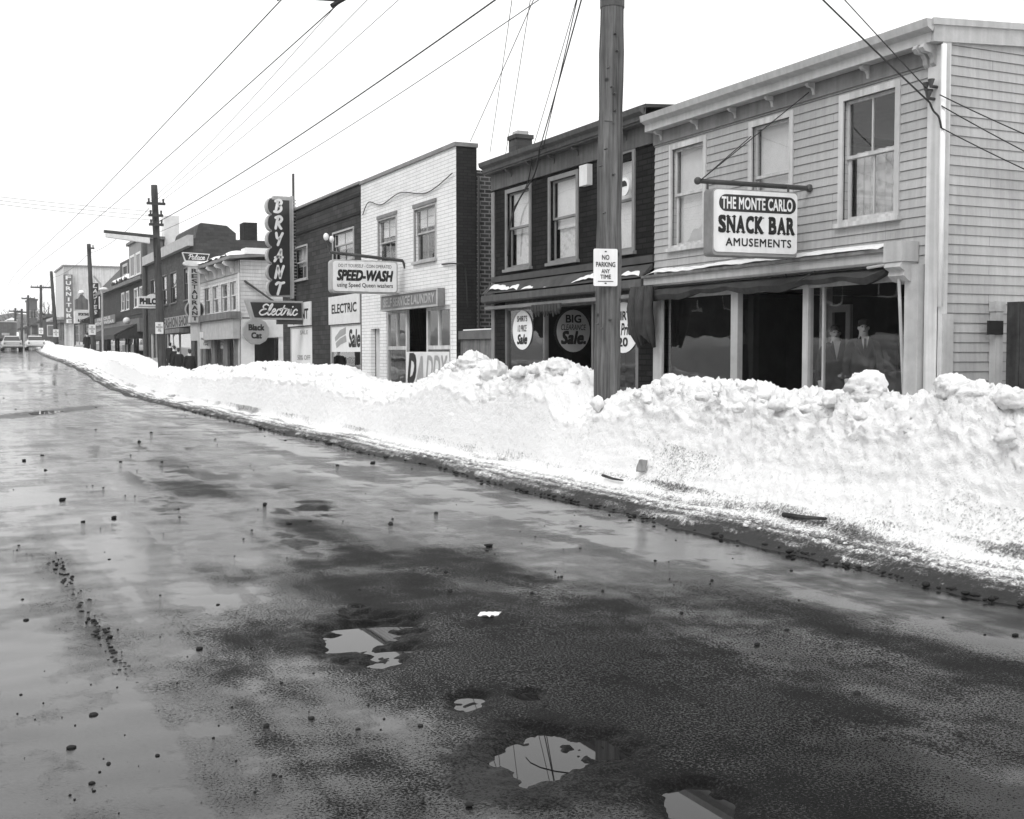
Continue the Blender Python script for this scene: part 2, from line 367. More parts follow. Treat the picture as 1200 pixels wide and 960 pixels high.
SCRIPT = {
 'E': (.72, [[(.72,.88),(.5,1.0),(.28,.84),(.36,.6),(.56,.54)], [(.54,.54),(.22,.46),(.08,.2),(.28,0),(.55,.06),(.74,.22)]]),
 'l': (.36, [[(0,.15),(.2,.5),(.32,.92),(.24,1.02),(.13,.75),(.08,.2),(.18,0),(.38,.16)]]),
 'e': (.38, [[(0,.18),(.24,.34),(.29,.5),(.18,.57),(.06,.36),(.07,.1),(.2,0),(.4,.16)]]),
 'c': (.38, [[(.34,.44),(.24,.56),(.1,.46),(.03,.22),(.1,.03),(.24,0),(.4,.16)]]),
 't': (.34, [[(.24,.9),(.12,.4),(.08,.12),(.18,0),(.36,.16)], [(-.04,.6),(.4,.63)]]),
 'r': (.44, [[(0,.16),(.13,.5),(.17,.62),(.2,.5),(.38,.52),(.3,.2),(.34,.02),(.46,.16)]]),
 'i': (.3, [[(0,.16),(.13,.54),(.08,.15),(.16,0),(.32,.16)], [(.18,.78),(.2,.82)]]),
 'a': (.42, [[(.3,.5),(.16,.57),(.04,.36),(.05,.08),(.15,0),(.3,.3),(.32,.52),(.27,.12),(.35,0),(.44,.14)]]),
 'P': (.62, [[(.2,0),(.34,.95)], [(.08,.78),(.3,1.02),(.62,.95),(.62,.62),(.28,.48)]]),
}
BRUSH = {
 'B': [[(.22,0),(.34,1)], [(.1,.9),(.5,1.02),(.74,.84),(.6,.6),(.36,.53)], [(.36,.53),(.7,.46),(.74,.18),(.46,0),(.08,.03)]],
 'R': [[(.2,0),(.34,1)], [(.1,.9),(.5,1.02),(.76,.82),(.6,.56),(.32,.5)], [(.4,.5),(.58,.2),(.78,0)]],
 'Y': [[(.15,1),(.26,.62),(.45,.55),(.62,.66)], [(.8,1),(.6,.55),(.42,0)]],
 'A': [[(.06,.02),(.4,.55),(.62,1)], [(.62,1),(.68,.5),(.74,0)], [(.1,.32),(.4,.38),(.84,.36)]],
 'N': [[(.12,0),(.28,1)], [(.28,1),(.46,.5),(.62,0)], [(.62,0),(.74,.55),(.88,1)]],
 'T': [[(.1,.84),(.3,.98),(.6,.93),(.9,1.0)], [(.56,.93),(.48,.5),(.36,0)]],
}
def script_mb(word, x0, z0, s, wd, y, shear=.28, thick=.02, width=None):
    tot = sum(SCRIPT[c][0] for c in word)
    k = 1 if width is None else width/(tot*s)
    mb = MB(); x = x0
    for c in word:
        w, st = SCRIPT[c]; stroke_mb(st, x, z0, s, wd, y, shear, mb, thick, 6, sx=k); x += w*s*k
    return mb

# ------------------------------------------------------------------ buildings
class Bld:
    """local frame: x runs to the viewer's right along the frontage, y goes into the building, z up; origin = far front corner on the ground"""
    def __init__(s, name, pxL, pxR, X=11.4, depth=10, **kw):
        s.X = X; s.YL = onX(pxL, 415, X).y; s.YR = onX(pxR, 415, X).y; s.W = s.YL-s.YR; s.D = depth
        s.z0 = gz((s.YL+s.YR)/2)
        s.root = empty(name, (X, s.YL, s.z0), R(-90), **kw)
        s.n = 0
    def u(s, px, y=0): return s.YL-onX(px, 415, s.X+y).y
    def z(s, px, py, y=0): return onX(px, py, s.X+y).z-s.z0
    def uz(s, px, py, y=0): return s.u(px, y), s.z(px, py, y)
    def side(s, px, py, x):
        p = onY(px, py, s.YL-x); return p.x-s.X, p.z-s.z0
def strips(mb, a0, a1, z0, z1, holes, course=0, lap=.014, P=None):
    """a wall sheet with rectangular openings; course>0 makes lapped boards. P(a, off, z) maps to 3-D"""
    zs = {z0, z1}
    for h in holes: zs |= {min(max(h[2], z0), z1), min(max(h[3], z0), z1)}
    if course:
        k = math.floor(z0/course)
        while k*course < z1:
            if k*course > z0: zs.add(k*course)
            k += 1
    zs = sorted(zs)
    for i in range(len(zs)-1):
        b, t = zs[i], zs[i+1]
        if t-b < 1e-5: continue
        m = (b+t)/2
        iv = [(a0, a1)]
        for h in holes:
            if h[2] < m < h[3]:
                nv = []
                for p, q in iv:
                    if h[1] <= p or h[0] >= q: nv.append((p, q)); continue
                    if h[0] > p: nv.append((p, h[0]))
                    if h[1] < q: nv.append((h[1], q))
                iv = nv
        if course:
            k = math.floor(m/course)*course; ob = lap*(1-(b-k)/course); ot = lap*(1-(t-k)/course)
        else: ob = ot = 0
        for p, q in iv:
            mb.quad(P(p, ob, b), P(q, ob, b), P(q, ot, t), P(p, ot, t))
            if course and abs(b-math.floor(m/course)*course) < 1e-6:
                mb.quad(P(p, 0, b), P(q, 0, b), P(q, ob, b), P(p, ob, b))
def shell(b, mat, z1, holes, side_holes=(), course=0, z0=-.5, name='wall', back=True, sideR=True, reveal=.14, zback=None):
    """front, side and back walls of a building as one mesh, with reveals in the front openings"""
    mb = MB(); W, D = b.W, b.D; zb = zback or z1
    strips(mb, 0, W, z0, z1, holes, course, P=lambda a, o, z: (a, -o, z))
    for (p, q, c, d) in holes:
        for Q in ([(p,0,c),(p,0,d),(p,reveal,d),(p,reveal,c)], [(q,0,d),(q,0,c),(q,reveal,c),(q,reveal,d)], [(p,0,d),(q,0,d),(q,reveal,d),(p,reveal,d)], [(q,0,c),(p,0,c),(p,reveal,c),(q,reveal,c)]): mb.quad(*Q)
    if sideR: strips(mb, 0, D, z0, z1, side_holes, course, P=lambda a, o, z: (W+o, a, z))
    strips(mb, 0, D, z0, z1, (), 0, P=lambda a, o, z: (-o, a, z))
    if back: mb.quad((0, D, z0), (W, D, z0), (W, D, z1), (0, D, z1))
    return mb.build(name, mat, b.root)
def window(b, u0, u1, z0, z1, casing=.09, trim=None, div=1, curtain=None, up=None, y=0, sill=True, simple=False, glassm=None, part=None):
    """sash window: casing and sill on the wall face, two sashes, panes and a curtain behind. Returns the opening."""
    trim = trim or M_TRIM; a0, a1, c0, c1 = u0+casing, u1-casing, z0+casing*.6, z1-casing
    f = MB(); pr = .03
    f.box(u0, a0, y-pr, y+.02, z0, z1); f.box(a1, u1, y-pr, y+.02, z0, z1); f.box(a0, a1, y-pr+.002, y+.02, c1, z1)
    if sill: f.box(u0-.04, u1+.04, y-pr-.05, y+.06, z0-.05, z0+.01)
    f.box(a0, a1, y-pr+.002, y+.02, z0+.01, c0)
    w = f.build('window', trim, part or b.root)
    mid = (c0+c1)/2+.02; s = MB(); t = .045
    for (q0, q1, yy) in ((mid, c1, y+.05), (c0, mid+.04, y+.085)):
        s.box(a0, a0+t, yy, yy+.03, q0, q1); s.box(a1-t, a1, yy, yy+.03, q0, q1)
        s.box(a0+t, a1-t, yy, yy+.03, q1-t, q1); s.box(a0+t, a1-t, yy, yy+.03, q0, q0+t)
        for k in range(1, div): x = a0+(a1-a0)*k/div; s.box(x-.014, x+.014, yy+.003, yy+.027, q0+t, q1-t)
    s.build('sash', trim, w)
    p = MB(); p.quad((a0+.01, y+.066, mid), (a1-.01, y+.066, mid), (a1-.01, y+.066, c1-.01), (a0+.01, y+.066, c1-.01))
    p.quad((a0+.01, y+.1, c0+.01), (a1-.01, y+.1, c0+.01), (a1-.01, y+.1, mid+.03), (a0+.01, y+.1, mid+.03)); p.build('pane', glassm or M_GLASS, w)
    if curtain:
        q = MB(); n = 24; zc = c0
        for k in range(n):
            xa, xb = a0+(a1-a0)*k/n, a0+(a1-a0)*(k+1)/n
            fa, fb = y+.22+.025*math.sin(k*1.9+u0*3), y+.22+.025*math.sin((k+1)*1.9+u0*3)
            q.quad((xa, fa, zc), (xb, fb, zc), (xb, fb, mid+.1), (xa, fa, mid+.1))
        q.build('curtain', curtain, w, smooth=True)
    if up:
        q = MB(); q.box(a0, a1, y+.16, y+.165, c1-(c1-c0)*up, c1); q.build('blind', M_BLIND, w)
    return (a0, a1, c0, c1)
def wopen(u0, u1, z0, z1, casing=.09): return (u0+casing, u1-casing, z0+casing*.6, z1-casing)
def slab(b, z, mat, y0=.15, t=.1, x0=.02, x1=None, name='floor', y1=None):
    MB().box(x0, (x1 or b.W-.02), y0, y1 or b.D-.05, z-t, z).build(name, mat, b.root)

# ================= Monte Carlo house =======================================
mc = Bld('clapboard_shop', 766.5, 1099, depth=11, label='grey clapboard corner building with snack bar shopfront below bracketed eaves', cat='building')
WZ0, WZ1 = mc.z(1016, 259), mc.z(1016, 104)
mcw = [(mc.u(784), mc.u(827)), (mc.u(876), mc.u(928)), (mc.u(981), mc.u(1052))]
CZ = mc.z(905, 320, -.2)      # underside of shop cornice
SF = (mc.u(778), mc.u(1066))   # shopfront opening
EZ = 5.52; EZD = 5.7
mch = [wopen(a, b_, WZ0, WZ1) for a, b_ in mcw]+[(SF[0], SF[1], .3, CZ-.05)]
shell(mc, M_CLAP, EZ+.1, mch, course=.125)
# rising gable on the near side, roof and rakes
g_ = MB(); sl = .066; ZT = EZ+.1
for i in range(11):
    y0, y1 = i*1.0, (i+1)*1.0
    g_.quad((mc.W, y0, ZT), (mc.W, y1, ZT), (mc.W, y1, ZT+.12+sl*y1), (mc.W, y0, ZT+.12+sl*y0))
g_.build('gable_wall', M_CLAP, mc.root)
r_ = MB(); r_.prism([(-.2, EZ+.23), (11.2, EZ+.23+sl*11.4), (11.2, EZ+.26+sl*11.4), (-.2, EZ+.26)], 'x', -.0, mc.W+.05); r_.build('roof', M_ROOF, mc.root)
r_ = MB(); r_.prism([(-.2, EZ-.02), (11.2, EZ-.02+sl*11.4), (11.2, EZ+.225+sl*11.4), (-.2, EZ+.225)], 'x', mc.W+.018, mc.W+.055)
r_.prism([(-.24, EZ+.18), (11.2, EZ+.19+sl*11.4), (11.2, EZ+.262+sl*11.4), (-.24, EZ+.262)], 'x', mc.W+.056, mc.W+.085); r_.build('rake_board', M_TRIM2, mc.root)
e = MB(); e.box(0, mc.W+.016, -.19, .0, EZ-.02, EZ+.02); e.box(0, mc.W+.016, -.22, -.18, EZ-.018, EZ+.22)
e.prism([(-.221, EZ+.1), (-.31, EZ+.15), (-.33, EZ+.25), (-.18, EZ+.25)], 'x', 0, mc.W+.056); e.build('eave', M_TRIM2, mc.root)
f = MB(); f.box(0, mc.W-.2, -.045, -.016, EZ-.24, EZ-.022); f.build('frieze', M_FRIEZE, mc.root)
def corbel(b, u, z, s=1.0, mat=None):
    m = MB(); m.prism([(-.02, z), (-.3*s, z), (-.34*s, z-.06*s), (-.28*s, z-.12*s), (-.16*s, z-.13*s), (-.11*s, z-.2*s), (-.1*s, z-.28*s), (-.05*s, z-.33*s), (-.02, z-.3*s)], 'x', u-.045*s, u+.045*s)
    return m.build('corbel', mat or M_TRIM2, b.root)
for px in (776, 818, 862, 905, 953, 1016): corbel(mc, mc.u(px), EZ-.021, .56)
corbel(mc, mc.W-.1, EZ-.021, .8); corbel(mc, mc.W-.22, EZ-.021, .8)
cb = MB(); cb.box(mc.u(1085), mc.W+.03, -.04, -.015, -.4, EZ-.03); cb.box(mc.W+.016, mc.W+.045, -.04, .1, -.4, EZ+.1); cb.build('corner_board', M_TRIM, mc.root)
dp = MB(); dp.tube([(mc.W+.08, -.06, EZ-.05), (mc.W+.08, -.06, 2.2)], .035); dp.build('downpipe', M_WHITE, mc.root, smooth=True)
for i, (a, b_) in enumerate(mcw): window(mc, a, b_, WZ0, WZ1, div=2 if i == 2 else 1, curtain=M_LACE if i == 2 else None, up=None if i == 2 else .97)
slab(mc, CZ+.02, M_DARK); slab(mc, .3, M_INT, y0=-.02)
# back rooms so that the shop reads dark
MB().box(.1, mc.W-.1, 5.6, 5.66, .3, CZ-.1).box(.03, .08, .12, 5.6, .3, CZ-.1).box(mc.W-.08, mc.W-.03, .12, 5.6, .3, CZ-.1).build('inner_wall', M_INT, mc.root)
# shop cornice
c = MB(); u0, u1 = 0, mc.u(1056)
c.prism([(-.02, CZ+.18), (-.24, CZ+.15), (-.24, CZ+.0), (-.2, CZ-.03), (-.02, CZ-.03)], 'x', u0+.02, u1); c.build('shop_cornice', M_TRIM2, mc.root)
c = MB(); c.prism([(-.02, CZ+.195), (-.29, CZ+.165), (-.29, CZ+.12), (-.241, CZ+.12), (-.241, CZ+.153), (-.02, CZ+.183)], 'x', u0+.01, u1-.004); c.build('cornice_cap', M_DTRIM, mc.root)
eb = MB(); ub0, ub1 = mc.u(1054), mc.u(1076); eb.box(ub0, ub1, -.3, -.02, CZ-.02, CZ+.24); eb.prism([(-.02, CZ-.021), (-.28, CZ-.021), (-.32, CZ-.09), (-.23, CZ-.14), (-.25, CZ-.2), (-.15, CZ-.27), (-.02, CZ-.3)], 'x', ub0+.03, ub1-.02); eb.build('end_bracket', M_TRIM2, mc.root)
# shopfront: posts, panes, recessed door
sf = MB(); pz = CZ-.05
def post(p0, p1, y0=.0, y1=.1, zb=.3): sf.box(mc.u(p0), mc.u(p1), y0, y1, zb, pz)
sf.box(mc.u(767)-.0, mc.u(771), -.03, -.016, -.3, pz-.02)
post(771.5, 778, -.05, .1); post(856, 864); post(940, 946.5); post(1060, 1066, 0.0, .09)
sf.box(mc.u(1067), mc.u(1083), -.12, -.016, -.3, pz-.01)
sf.box(mc.u(905), mc.u(905)+.16, .9, 1.02, .3, pz)
sf.box(mc.u(778), mc.u(856), 0, .1, .3, .75); sf.box(mc.u(946.5), mc.u(1060), 0, .1, .3, .7)
sf.box(mc.u(778), mc.u(1060), .02, .1, pz-.2, pz-.004)
fr = sf.build('shopfront', M_TRIM2, mc.root)
m_ = MB(); m_.box(mc.u(961), mc.u(963), .03, .07, .7, pz-.2); m_.build('mullion', M_TRIM2, fr)
def pane(b, par, p0, p1, z0, z1, y=.05, yb=None):
    yb = y if yb is None else yb
    MB().quad((p0, y, z0), (p1, yb, z0), (p1, yb, z1), (p0, y, z1)).build('pane', M_GLASS, par)
pane(mc, fr, mc.u(778), mc.u(856), .75, pz-.2); pane(mc, fr, mc.u(946.5), mc.u(1060), .7, pz-.2)
pane(mc, fr, mc.u(864), mc.u(864)+.02, .7, pz-.2, .1, .95); pane(mc, fr, mc.u(940), mc.u(940)-.02, .7, pz-.2, .1, .95)
d0, d1 = mc.u(905)+.17, mc.u(940)-.03
dr = MB(); dr.box(d0, d0+.1, .92, .97, .3, 2.35); dr.box(d1-.1, d1, .92, .97, .3, 2.35); dr.box(d0+.1, d1-.1, .92, .97, 2.24, 2.35); dr.box(d0+.1, d1-.1, .92, .97, .3, .6); dr.box(d0+.1, d1-.1, .92, .97, 1.22, 1.32)
door = dr.build('door', M_MIDG, mc.root); MB().box(d0+.12, d1-.12, .87, .9, 1.25, 1.29).build('handle', M_CHROME, door)
# rolled and hanging awning
aw = MB(); us = np.linspace(mc.u(775), mc.u(1050), 60); zt = CZ-.05
for i in range(59):
    a, b_ = us[i], us[i+1]
    def prof(u):
        k = (u-us[0])/(us[-1]-us[0]); h = .2+.04*math.sin(u*2.3)+.02*math.sin(u*7)-(.13*max(0, (k-.93)/.07))
        return [(-.05, zt), (-.19-.02*math.sin(u*3), zt-.05), (-.23, zt-.6*h), (-.18+.015*math.sin(u*9), zt-h), (-.06, zt-h*.9)]
    P0, P1 = prof(a), prof(b_)
    for j in range(5):
        k = (j+1) % 5; aw.quad((a, *P0[j]), (b_, *P1[j]), (b_, *P1[k]), (a, *P0[k]))
awn = aw.build('awning', M_CANVAS, mc.root, smooth=True)
hb = MB()
for k in range(7):
    ux = mc.u(760)+k*.1-.06; hb.tube([(ux, -.3, zt+.02), (ux+.03, -.36-.04*math.sin(k*2.1), zt-.35), (ux+.05*math.sin(k), -.3, zt-.75-.08*math.sin(k*1.7)), (ux, -.22, zt-.95-.1*math.sin(k*1.3))], [.05, .075, .085, .03], 7)
hb.build('canvas_bundle', M_CANVAS, awn, smooth=True)
ar = MB(); ar.tube([(mc.u(1051, -.2), -.2, CZ-.02), (mc.u(1062), -.03, 1.0)], .022); ar.tube([(mc.u(1051, -.2), -.2, CZ-.03), (mc.u(1030), -.22, CZ-.06)], .02); ar.build('awning_arm', M_GALV, awn)
# side: lower corner post, trim band
st = MB(); s1, z1 = mc.side(1158, 415, mc.W); st.box(mc.W+.016, mc.W+.06, .02, .2, -.4, mc.side(1100, 368, mc.W)[1]); st.box(mc.W+.016, mc.W+.12, s1, s1+.13, -.4, 2.15); st.box(mc.W+.015, mc.W+.13, s1-.02, s1+.16, 2.152, 2.28); st.build('side_post', M_TRIM2, mc.root)
for zz in (1.95, 1.1): MB().box(mc.W+.121, mc.W+.15, s1-.16, s1+.1, zz-.1, zz+.08).build('hinge', M_BLACK, mc.root)
# small things on the wall: insulators
ins = MB()
for (px, py) in ((1083, 107), (1086, 117), (1089, 103)):
    u, z = mc.uz(px, py, -.1); ins.tube([(u, -.02, z), (u, -.14, z), (u, -.14, z+.09)], [.02, .025, .045], 8)
ins.build('wall_insulator', M_STEEL, mc.root)
# shop interior: counter, stools
ct = MB(); ct.box(.5, 2.6, 3.2, 3.7, .3, 1.25); ct.box(.45, 2.7, 3.1, 3.8, 1.25, 1.3); ct.build('counter', M_MIDG, mc.root)

# board fence beyond the corner
sy = mc.side(1168, 415, mc.W)[0]
fe = empty('board_fence', (mc.X+sy+.02, mc.YR-.14, 0), R(-90), label='dark vertical board fence joining the side of the clapboard building', cat='fence')
fb = MB()
for k in range(16):
    fb.box(.0+k*.21, .2+k*.21, .0+random.uniform(-.006, .006), .03, .0, 2.28+random.uniform(-.01, .012))
fb.build('board', M_PLANK, fe); fr_ = MB(); fr_.box(0, 3.4, .034, .09, .4, .5); fr_.box(0, 3.4, .034, .09, 1.9, 2.0); fr_.build('rail', M_PLANK, fe)
MB().box(.8, .95, -.035, -.012, .3, 1.55).build('gate_post', M_GATE, fe)

# ================= dark brick-sided house ==================================
dk = Bld('dark_shop', 577, 766, depth=9, label='dark brick-patterned two storey shop with posters, behind the near pole', cat='building')
dw = [(dk.u(593), dk.u(623)), (dk.u(643), dk.u(678)), (dk.u(708), dk.u(744))]
DZ0, DZ1 = 3.48, 5.27
DS = (dk.u(592), dk.u(748))
dh = [wopen(a, b_, DZ0, DZ1) for a, b_ in dw]+[(DS[0], DS[1], .3, CZ-.02)]
shell(dk, M_TAR, EZD+.1, dh)
window(dk, *dw[0], DZ0, DZ1, trim=M_MIDG, curtain=M_LACE, up=.55); window(dk, *dw[1], DZ0, DZ1, trim=M_MIDG, up=.6, curtain=M_LACE); window(dk, *dw[2], DZ0, DZ1+.12, trim=M_MIDG, up=.98)
r_ = MB(); r_.prism([(-.2, EZD+.25), (9.2, EZD+.25+sl*9.4), (9.2, EZD+.31+sl*9.4), (-.2, EZD+.31)], 'x', -.05, dk.W-.002); r_.build('roof', M_ROOF, dk.root)
e = MB(); e.box(-.05, dk.W-.002, -.2, 0, EZD+.0, EZD+.04); e.box(-.05, dk.W-.002, -.23, -.19, EZD+.041, EZD+.24); e.prism([(-.231, EZD+.12), (-.31, EZD+.17), (-.33, EZD+.26), (-.19, EZD+.26)], 'x', -.06, dk.W-.002); e.build('eave', M_DTRIM2, dk.root)
MB().box(0, dk.W, -.04, -.001, EZD-.36, EZD-.002).build('frieze', plain('dark_frieze', .1, streak=.3), dk.root)
for px in (601, 626, 651, 679, 735): corbel(dk, dk.u(px), EZD-.004, .58, M_DTRIM2)
MB().box(0, .16, -.03, -.002, -.3, EZD-.4).build('corner_board', M_MIDG, dk.root)
bb = MB(); bb.box(.05, dk.W, -.05, -.002, CZ+.42, CZ+.55); bb.build('band_board', plain('band_board', .06), dk.root)
c = MB(); c.prism([(-.02, CZ+.4), (-.26, CZ+.16), (-.26, CZ+.152), (-.02, CZ+.3)], 'x', -.02, dk.W-.02); c.build('cornice_roof', M_ROOF, dk.root)
c = MB(); c.prism([(-.02, CZ+.15), (-.27, CZ+.12), (-.27, CZ-.02), (-.22, CZ-.05), (-.02, CZ-.05)], 'x', -.03, dk.W-.01); c.build('shop_cornice', plain('dark_cornice', .09, streak=.2), dk.root)
c = MB(); c.box(0, dk.W-.5, -.2, -.02, CZ-.2, CZ-.13)
c.build('blind_box', plain('blind_box', .17), dk.root)
rg = MB()
for k in range(10): rg.tube([(dk.u(640)+k*.13, -.3, CZ-.2), (dk.u(640)+k*.13+.02, -.31, CZ-.3-.05*abs(math.sin(k*1.4))), (dk.u(640)+k*.13, -.3, CZ-.36-.1*abs(math.sin(k*1.1)))], [.05, .05, .015], 6)
rg.build('torn_canvas', M_CANVAS, dk.root)
sf = MB(); sx0, sx1, rx0, rx1 = DS[0], DS[1], dk.u(638), dk.u(693); pz2 = CZ-.02
for (a, b_) in ((sx0, sx0+.1), (rx0-.06, rx0), (rx1, rx1+.06), (sx1-.1, sx1)): sf.box(a, b_, .0, .1, .3, pz2)
sf.box(sx0+.1, rx0-.06, 0, .1, .3, .65); sf.box(rx1+.06, sx1-.1, 0, .1, .3, .65); sf.box(sx0+.1, sx1-.1, 0.01, .1, pz2-.22, pz2-.004)
sf.box(rx0-.06, rx0, 1.6, 1.7, .3, pz2-.01); sf.box(rx1, rx1+.06, 1.6, 1.7, .3, pz2-.01)
fr = sf.build('shopfront', M_DTRIM, dk.root)
pane(dk, fr, sx0+.1, rx0-.06, .65, pz2-.22); pane(dk, fr, rx1+.06, sx1-.1, .65, pz2-.22)
pane(dk, fr, rx0-.03, rx0-.031, .65, pz2-.22, .1, 1.6); pane(dk, fr, rx1+.03, rx1+.031, .65, pz2-.22, .1, 1.6)
dd = MB(); dd.box(rx0+.1, rx0+.22, 1.62, 1.67, .3, 2.4); dd.box(rx1-.22, rx1-.1, 1.62, 1.67, .3, 2.4); dd.box(rx0+.22, rx1-.22, 1.62, 1.67, .3, .9); dd.box(rx0+.22, rx1-.22, 1.62, 1.67, 2.28, 2.4); dd.build('door', M_DTRIM, dk.root)
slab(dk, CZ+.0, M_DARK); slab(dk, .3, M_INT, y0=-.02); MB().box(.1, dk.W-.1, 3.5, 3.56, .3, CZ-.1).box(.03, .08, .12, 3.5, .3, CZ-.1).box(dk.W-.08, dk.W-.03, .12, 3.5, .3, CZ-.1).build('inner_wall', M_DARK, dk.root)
ch = MB(); p = onX(609, 164, dk.X+1.6); cu = dk.YL-p.y; ch.box(cu-.22, cu+.22, 1.4, 1.84, EZD, p.z+.0); ch.box(cu-.25, cu+.25, 1.37, 1.87, p.z+.001, p.z+.1); cho = ch.build('chimney', M_RBRICK, dk.root); MB().box(cu-.15, cu+.15, 1.47, 1.77, p.z+.101, p.z+.2).build('chimney_pot', M_TRIM2, cho)
lb = MB(); u, z = dk.uz(689, 206); lb.box(u-.16, u+.16, -.12, -.002, z-.2, z+.2); lb.build('meter_box', M_OFFW, dk.root)
em = MB(); u, z = dk.uz(731, 219, -.06)
em.prism([(u+.17*math.cos(t*math.pi/8), z+.17*math.sin(t*math.pi/8)) for t in range(16)], 'y', -.07, -.031)
emo = em.build('alarm_plate', M_WHITE, dk.root); e2 = MB(); e2.prism([(u+.11*math.cos(t*math.pi/8), z+.11*math.sin(t*math.pi/8)) for t in range(9)], 'y', -.076, -.071); e2.build('plate_mark', M_BLACK, emo)

def disc_poster(name, par_loc, rz, w, h, mat, lines, label, ink):
    t = empty(name, par_loc, rz, label=label, cat='poster'); m = MB()
    m.prism([(w/2*math.cos(2*math.pi*k/32), h/2*math.sin(2*math.pi*k/32)) for k in range(32)], 'y', 0, .008); m.build('board', mat, t)
    q = MB()
    for (s, ww, hh, cz, sh, bo) in lines: text_mb(s, ww, hh, 0, cz, -.001, bo, sh, .003, mb=q)
    q.build('lettering', ink, t); return t
p = onX(612, 387, dk.X+.03); disc_poster('sale_poster', p, R(-90), .98, .86, M_PAPER, [('SHIRTS', .5, .12, .25, 0, .02), ('1/2 PRICE', .45, .14, .04, .2, .01), ('Sale', .5, .2, -.2, .3, .04)], 'small white oval sale poster in the leftmost window of the dark shop', M_BLACK)
p = onX(730, 384, dk.X+.03); disc_poster('sale_poster', p, R(-90), 1.15, .95, M_PAPER, [('SHIRTS', .8, .16, .22, 0, .03), ('1/3 Price', .8, .22, -.03, .2, .02), ('20', .35, .16, -.27, 0, .03)], 'white oval poster half hidden by the near pole in the dark shop window', M_BLACK)
Y2 = dk.YL-rx0-.04; p = onY(672, 388, Y2); disc_poster('sale_poster', p, 0, .8, .9, plain('grey_poster', .42, var=.1, bump=0), [('BIG', .36, .16, .26, 0, .03), ('CLEARANCE', .6, .12, .08, .2, .01), ('Sale.', .58, .26, -.14, .25, .04)], 'grey round clearance sale poster hanging in the recessed entry of the dark shop', M_BLACK)

# ================= gap gate ================================================
sw = Bld('white_brick_shop', 424, 535, depth=11, label='white painted brick two storey laundry shop beside dark brick building', cat='building')
gt = empty('plank_gate', (11.5, sw.YR, 0), R(-90), label='weathered plank gate closing the alley beside the white brick shop', cat='gate')
gw = sw.YR-dk.YL
m = MB(); m.box(.02, gw-.02, 0, .05, 0, 1.95); m.build('panel', M_GATE, gt)
m = MB(); m.box(0.01, gw+.0, -.06, .1, 1.96, 2.17); m.build('top_rail', plain('gate_rail', .11), gt)
m = MB(); m.box(.25, .75, -.01, -.002, .2, 1.75); m.box(1.3, 1.9, -.01, -.002, .2, 1.8); m.build('batten', M_DTRIM, gt)

# ================= white brick (speed wash) ================================
ZR = sw.z(480, 193.5)
sww = [(sw.u(444), sw.u(466)), (sw.u(486), sw.u(512))]
SZ0, SZ1 = sw.z(498, 306), sw.z(498, 241)
so = [(sw.u(434.5), sw.u(445), .2, 2.35)]; sst = (sw.u(453), sw.u(528), .2, sw.z(490, 361))
swh = [wopen(a, b_, SZ0, SZ1, .05) for a, b_ in sww]+so+[sst]
shell(sw, M_WBRICK, ZR, swh, sideR=False)
MB().box(sw.W-.16, sw.W+.001, .003, .55, -.3, ZR-.01).add([], []).build('pier', M_DBRICK, sw.root)
MB().box(sw.W-.5, sw.W+.002, .56, 11, -.3, ZR-.55).build('side_wall', M_CBRICK, sw.root)
MB().box(-.02, sw.W+.03, -.05, .58, ZR+.001, ZR+.1).build('coping', M_MIDG, sw.root)
MB().box(.1, sw.W-.52, .59, 10.9, ZR-.7, ZR-.6).build('roof', M_ROOF, sw.root)
for a, b_ in sww: window(sw, a, b_, SZ0, SZ1, casing=.05, div=2, trim=M_TRIM2, up=.35)
for a, b_ in sww:
    MB().box(a-.02, b_+.02, -.05, -.004, SZ1+.004, SZ1+.1).build('lintel', M_MIDG, sw.root)
fl = MB(); fl.tube([(sw.W+.05, .58, 2.2), (sw.W+.05, .58, ZR-.7)], .03, 6); fl.tube([(sw.W+.06, 1.0, 2.2), (sw.W+.06, 1.0, ZR-1.2)], .05, 6); fl.build('downpipe', M_STEEL, sw.root)
dd = MB(); dd.box(so[0][0], so[0][1], .16, .2, .2, 2.35); dd.build('door', M_TRIM, sw.root)
a0, a1, c0, c1 = sst; sf = MB(); q0, q1 = sw.u(476), sw.u(499)
for (p0, p1) in ((a0, q0), (q1, a1)):
    m_ = (p0+p1)/2; zs = 1.72
    for x in (p0, p1-.09): sf.box(x, x+.09, .02, .1, c0, c1)
    sf.box(m_-.04, m_+.04, .02, .1, zs+.1, c1-.1); sf.box(p0+.09, p1-.09, .02, .1, c1-.1, c1-.002); sf.box(p0+.09, p1-.09, .02, .1, zs, zs+.1); sf.box(p0+.09, p1-.09, .02, .1, c0, c0+.2)
fr = sf.build('shopfront', M_TRIM, sw.root)
pane(sw, fr, a0+.09, q0-.09, c0+.2, c1-.1, .06); pane(sw, fr, q1+.09, a1-.09, c0+.2, c1-.1, .06)
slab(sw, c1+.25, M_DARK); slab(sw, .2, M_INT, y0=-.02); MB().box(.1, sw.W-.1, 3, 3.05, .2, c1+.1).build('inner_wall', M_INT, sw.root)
# painted board DADDY under the open window
t = empty('lettered_board', (sw.X, sw.YL-q0, sw.z0), R(-90), label='pale board lettered DADDY low in the laundry shopfront', cat='board')
wl = a1-q0; m = MB(); m.box(.0, wl-.1, .0, .015, c0, 1.66); m.build('board', M_OFFW, t)
q = MB(); text_mb('D', .62, .75, .45, 1.2, -.002, .05, .3, .003, mb=q); q.build('lettering', M_BLACK, t)
q = MB(); text_mb('A', .5, .7, 1.05, 1.15, -.002, .05, .3, .003, mb=q); text_mb('DDY', 1.5, .65, 2.25, 1.22, -.002, .02, .3, .003, mb=q); q.build('faded_lettering', M_SIGNG, t)
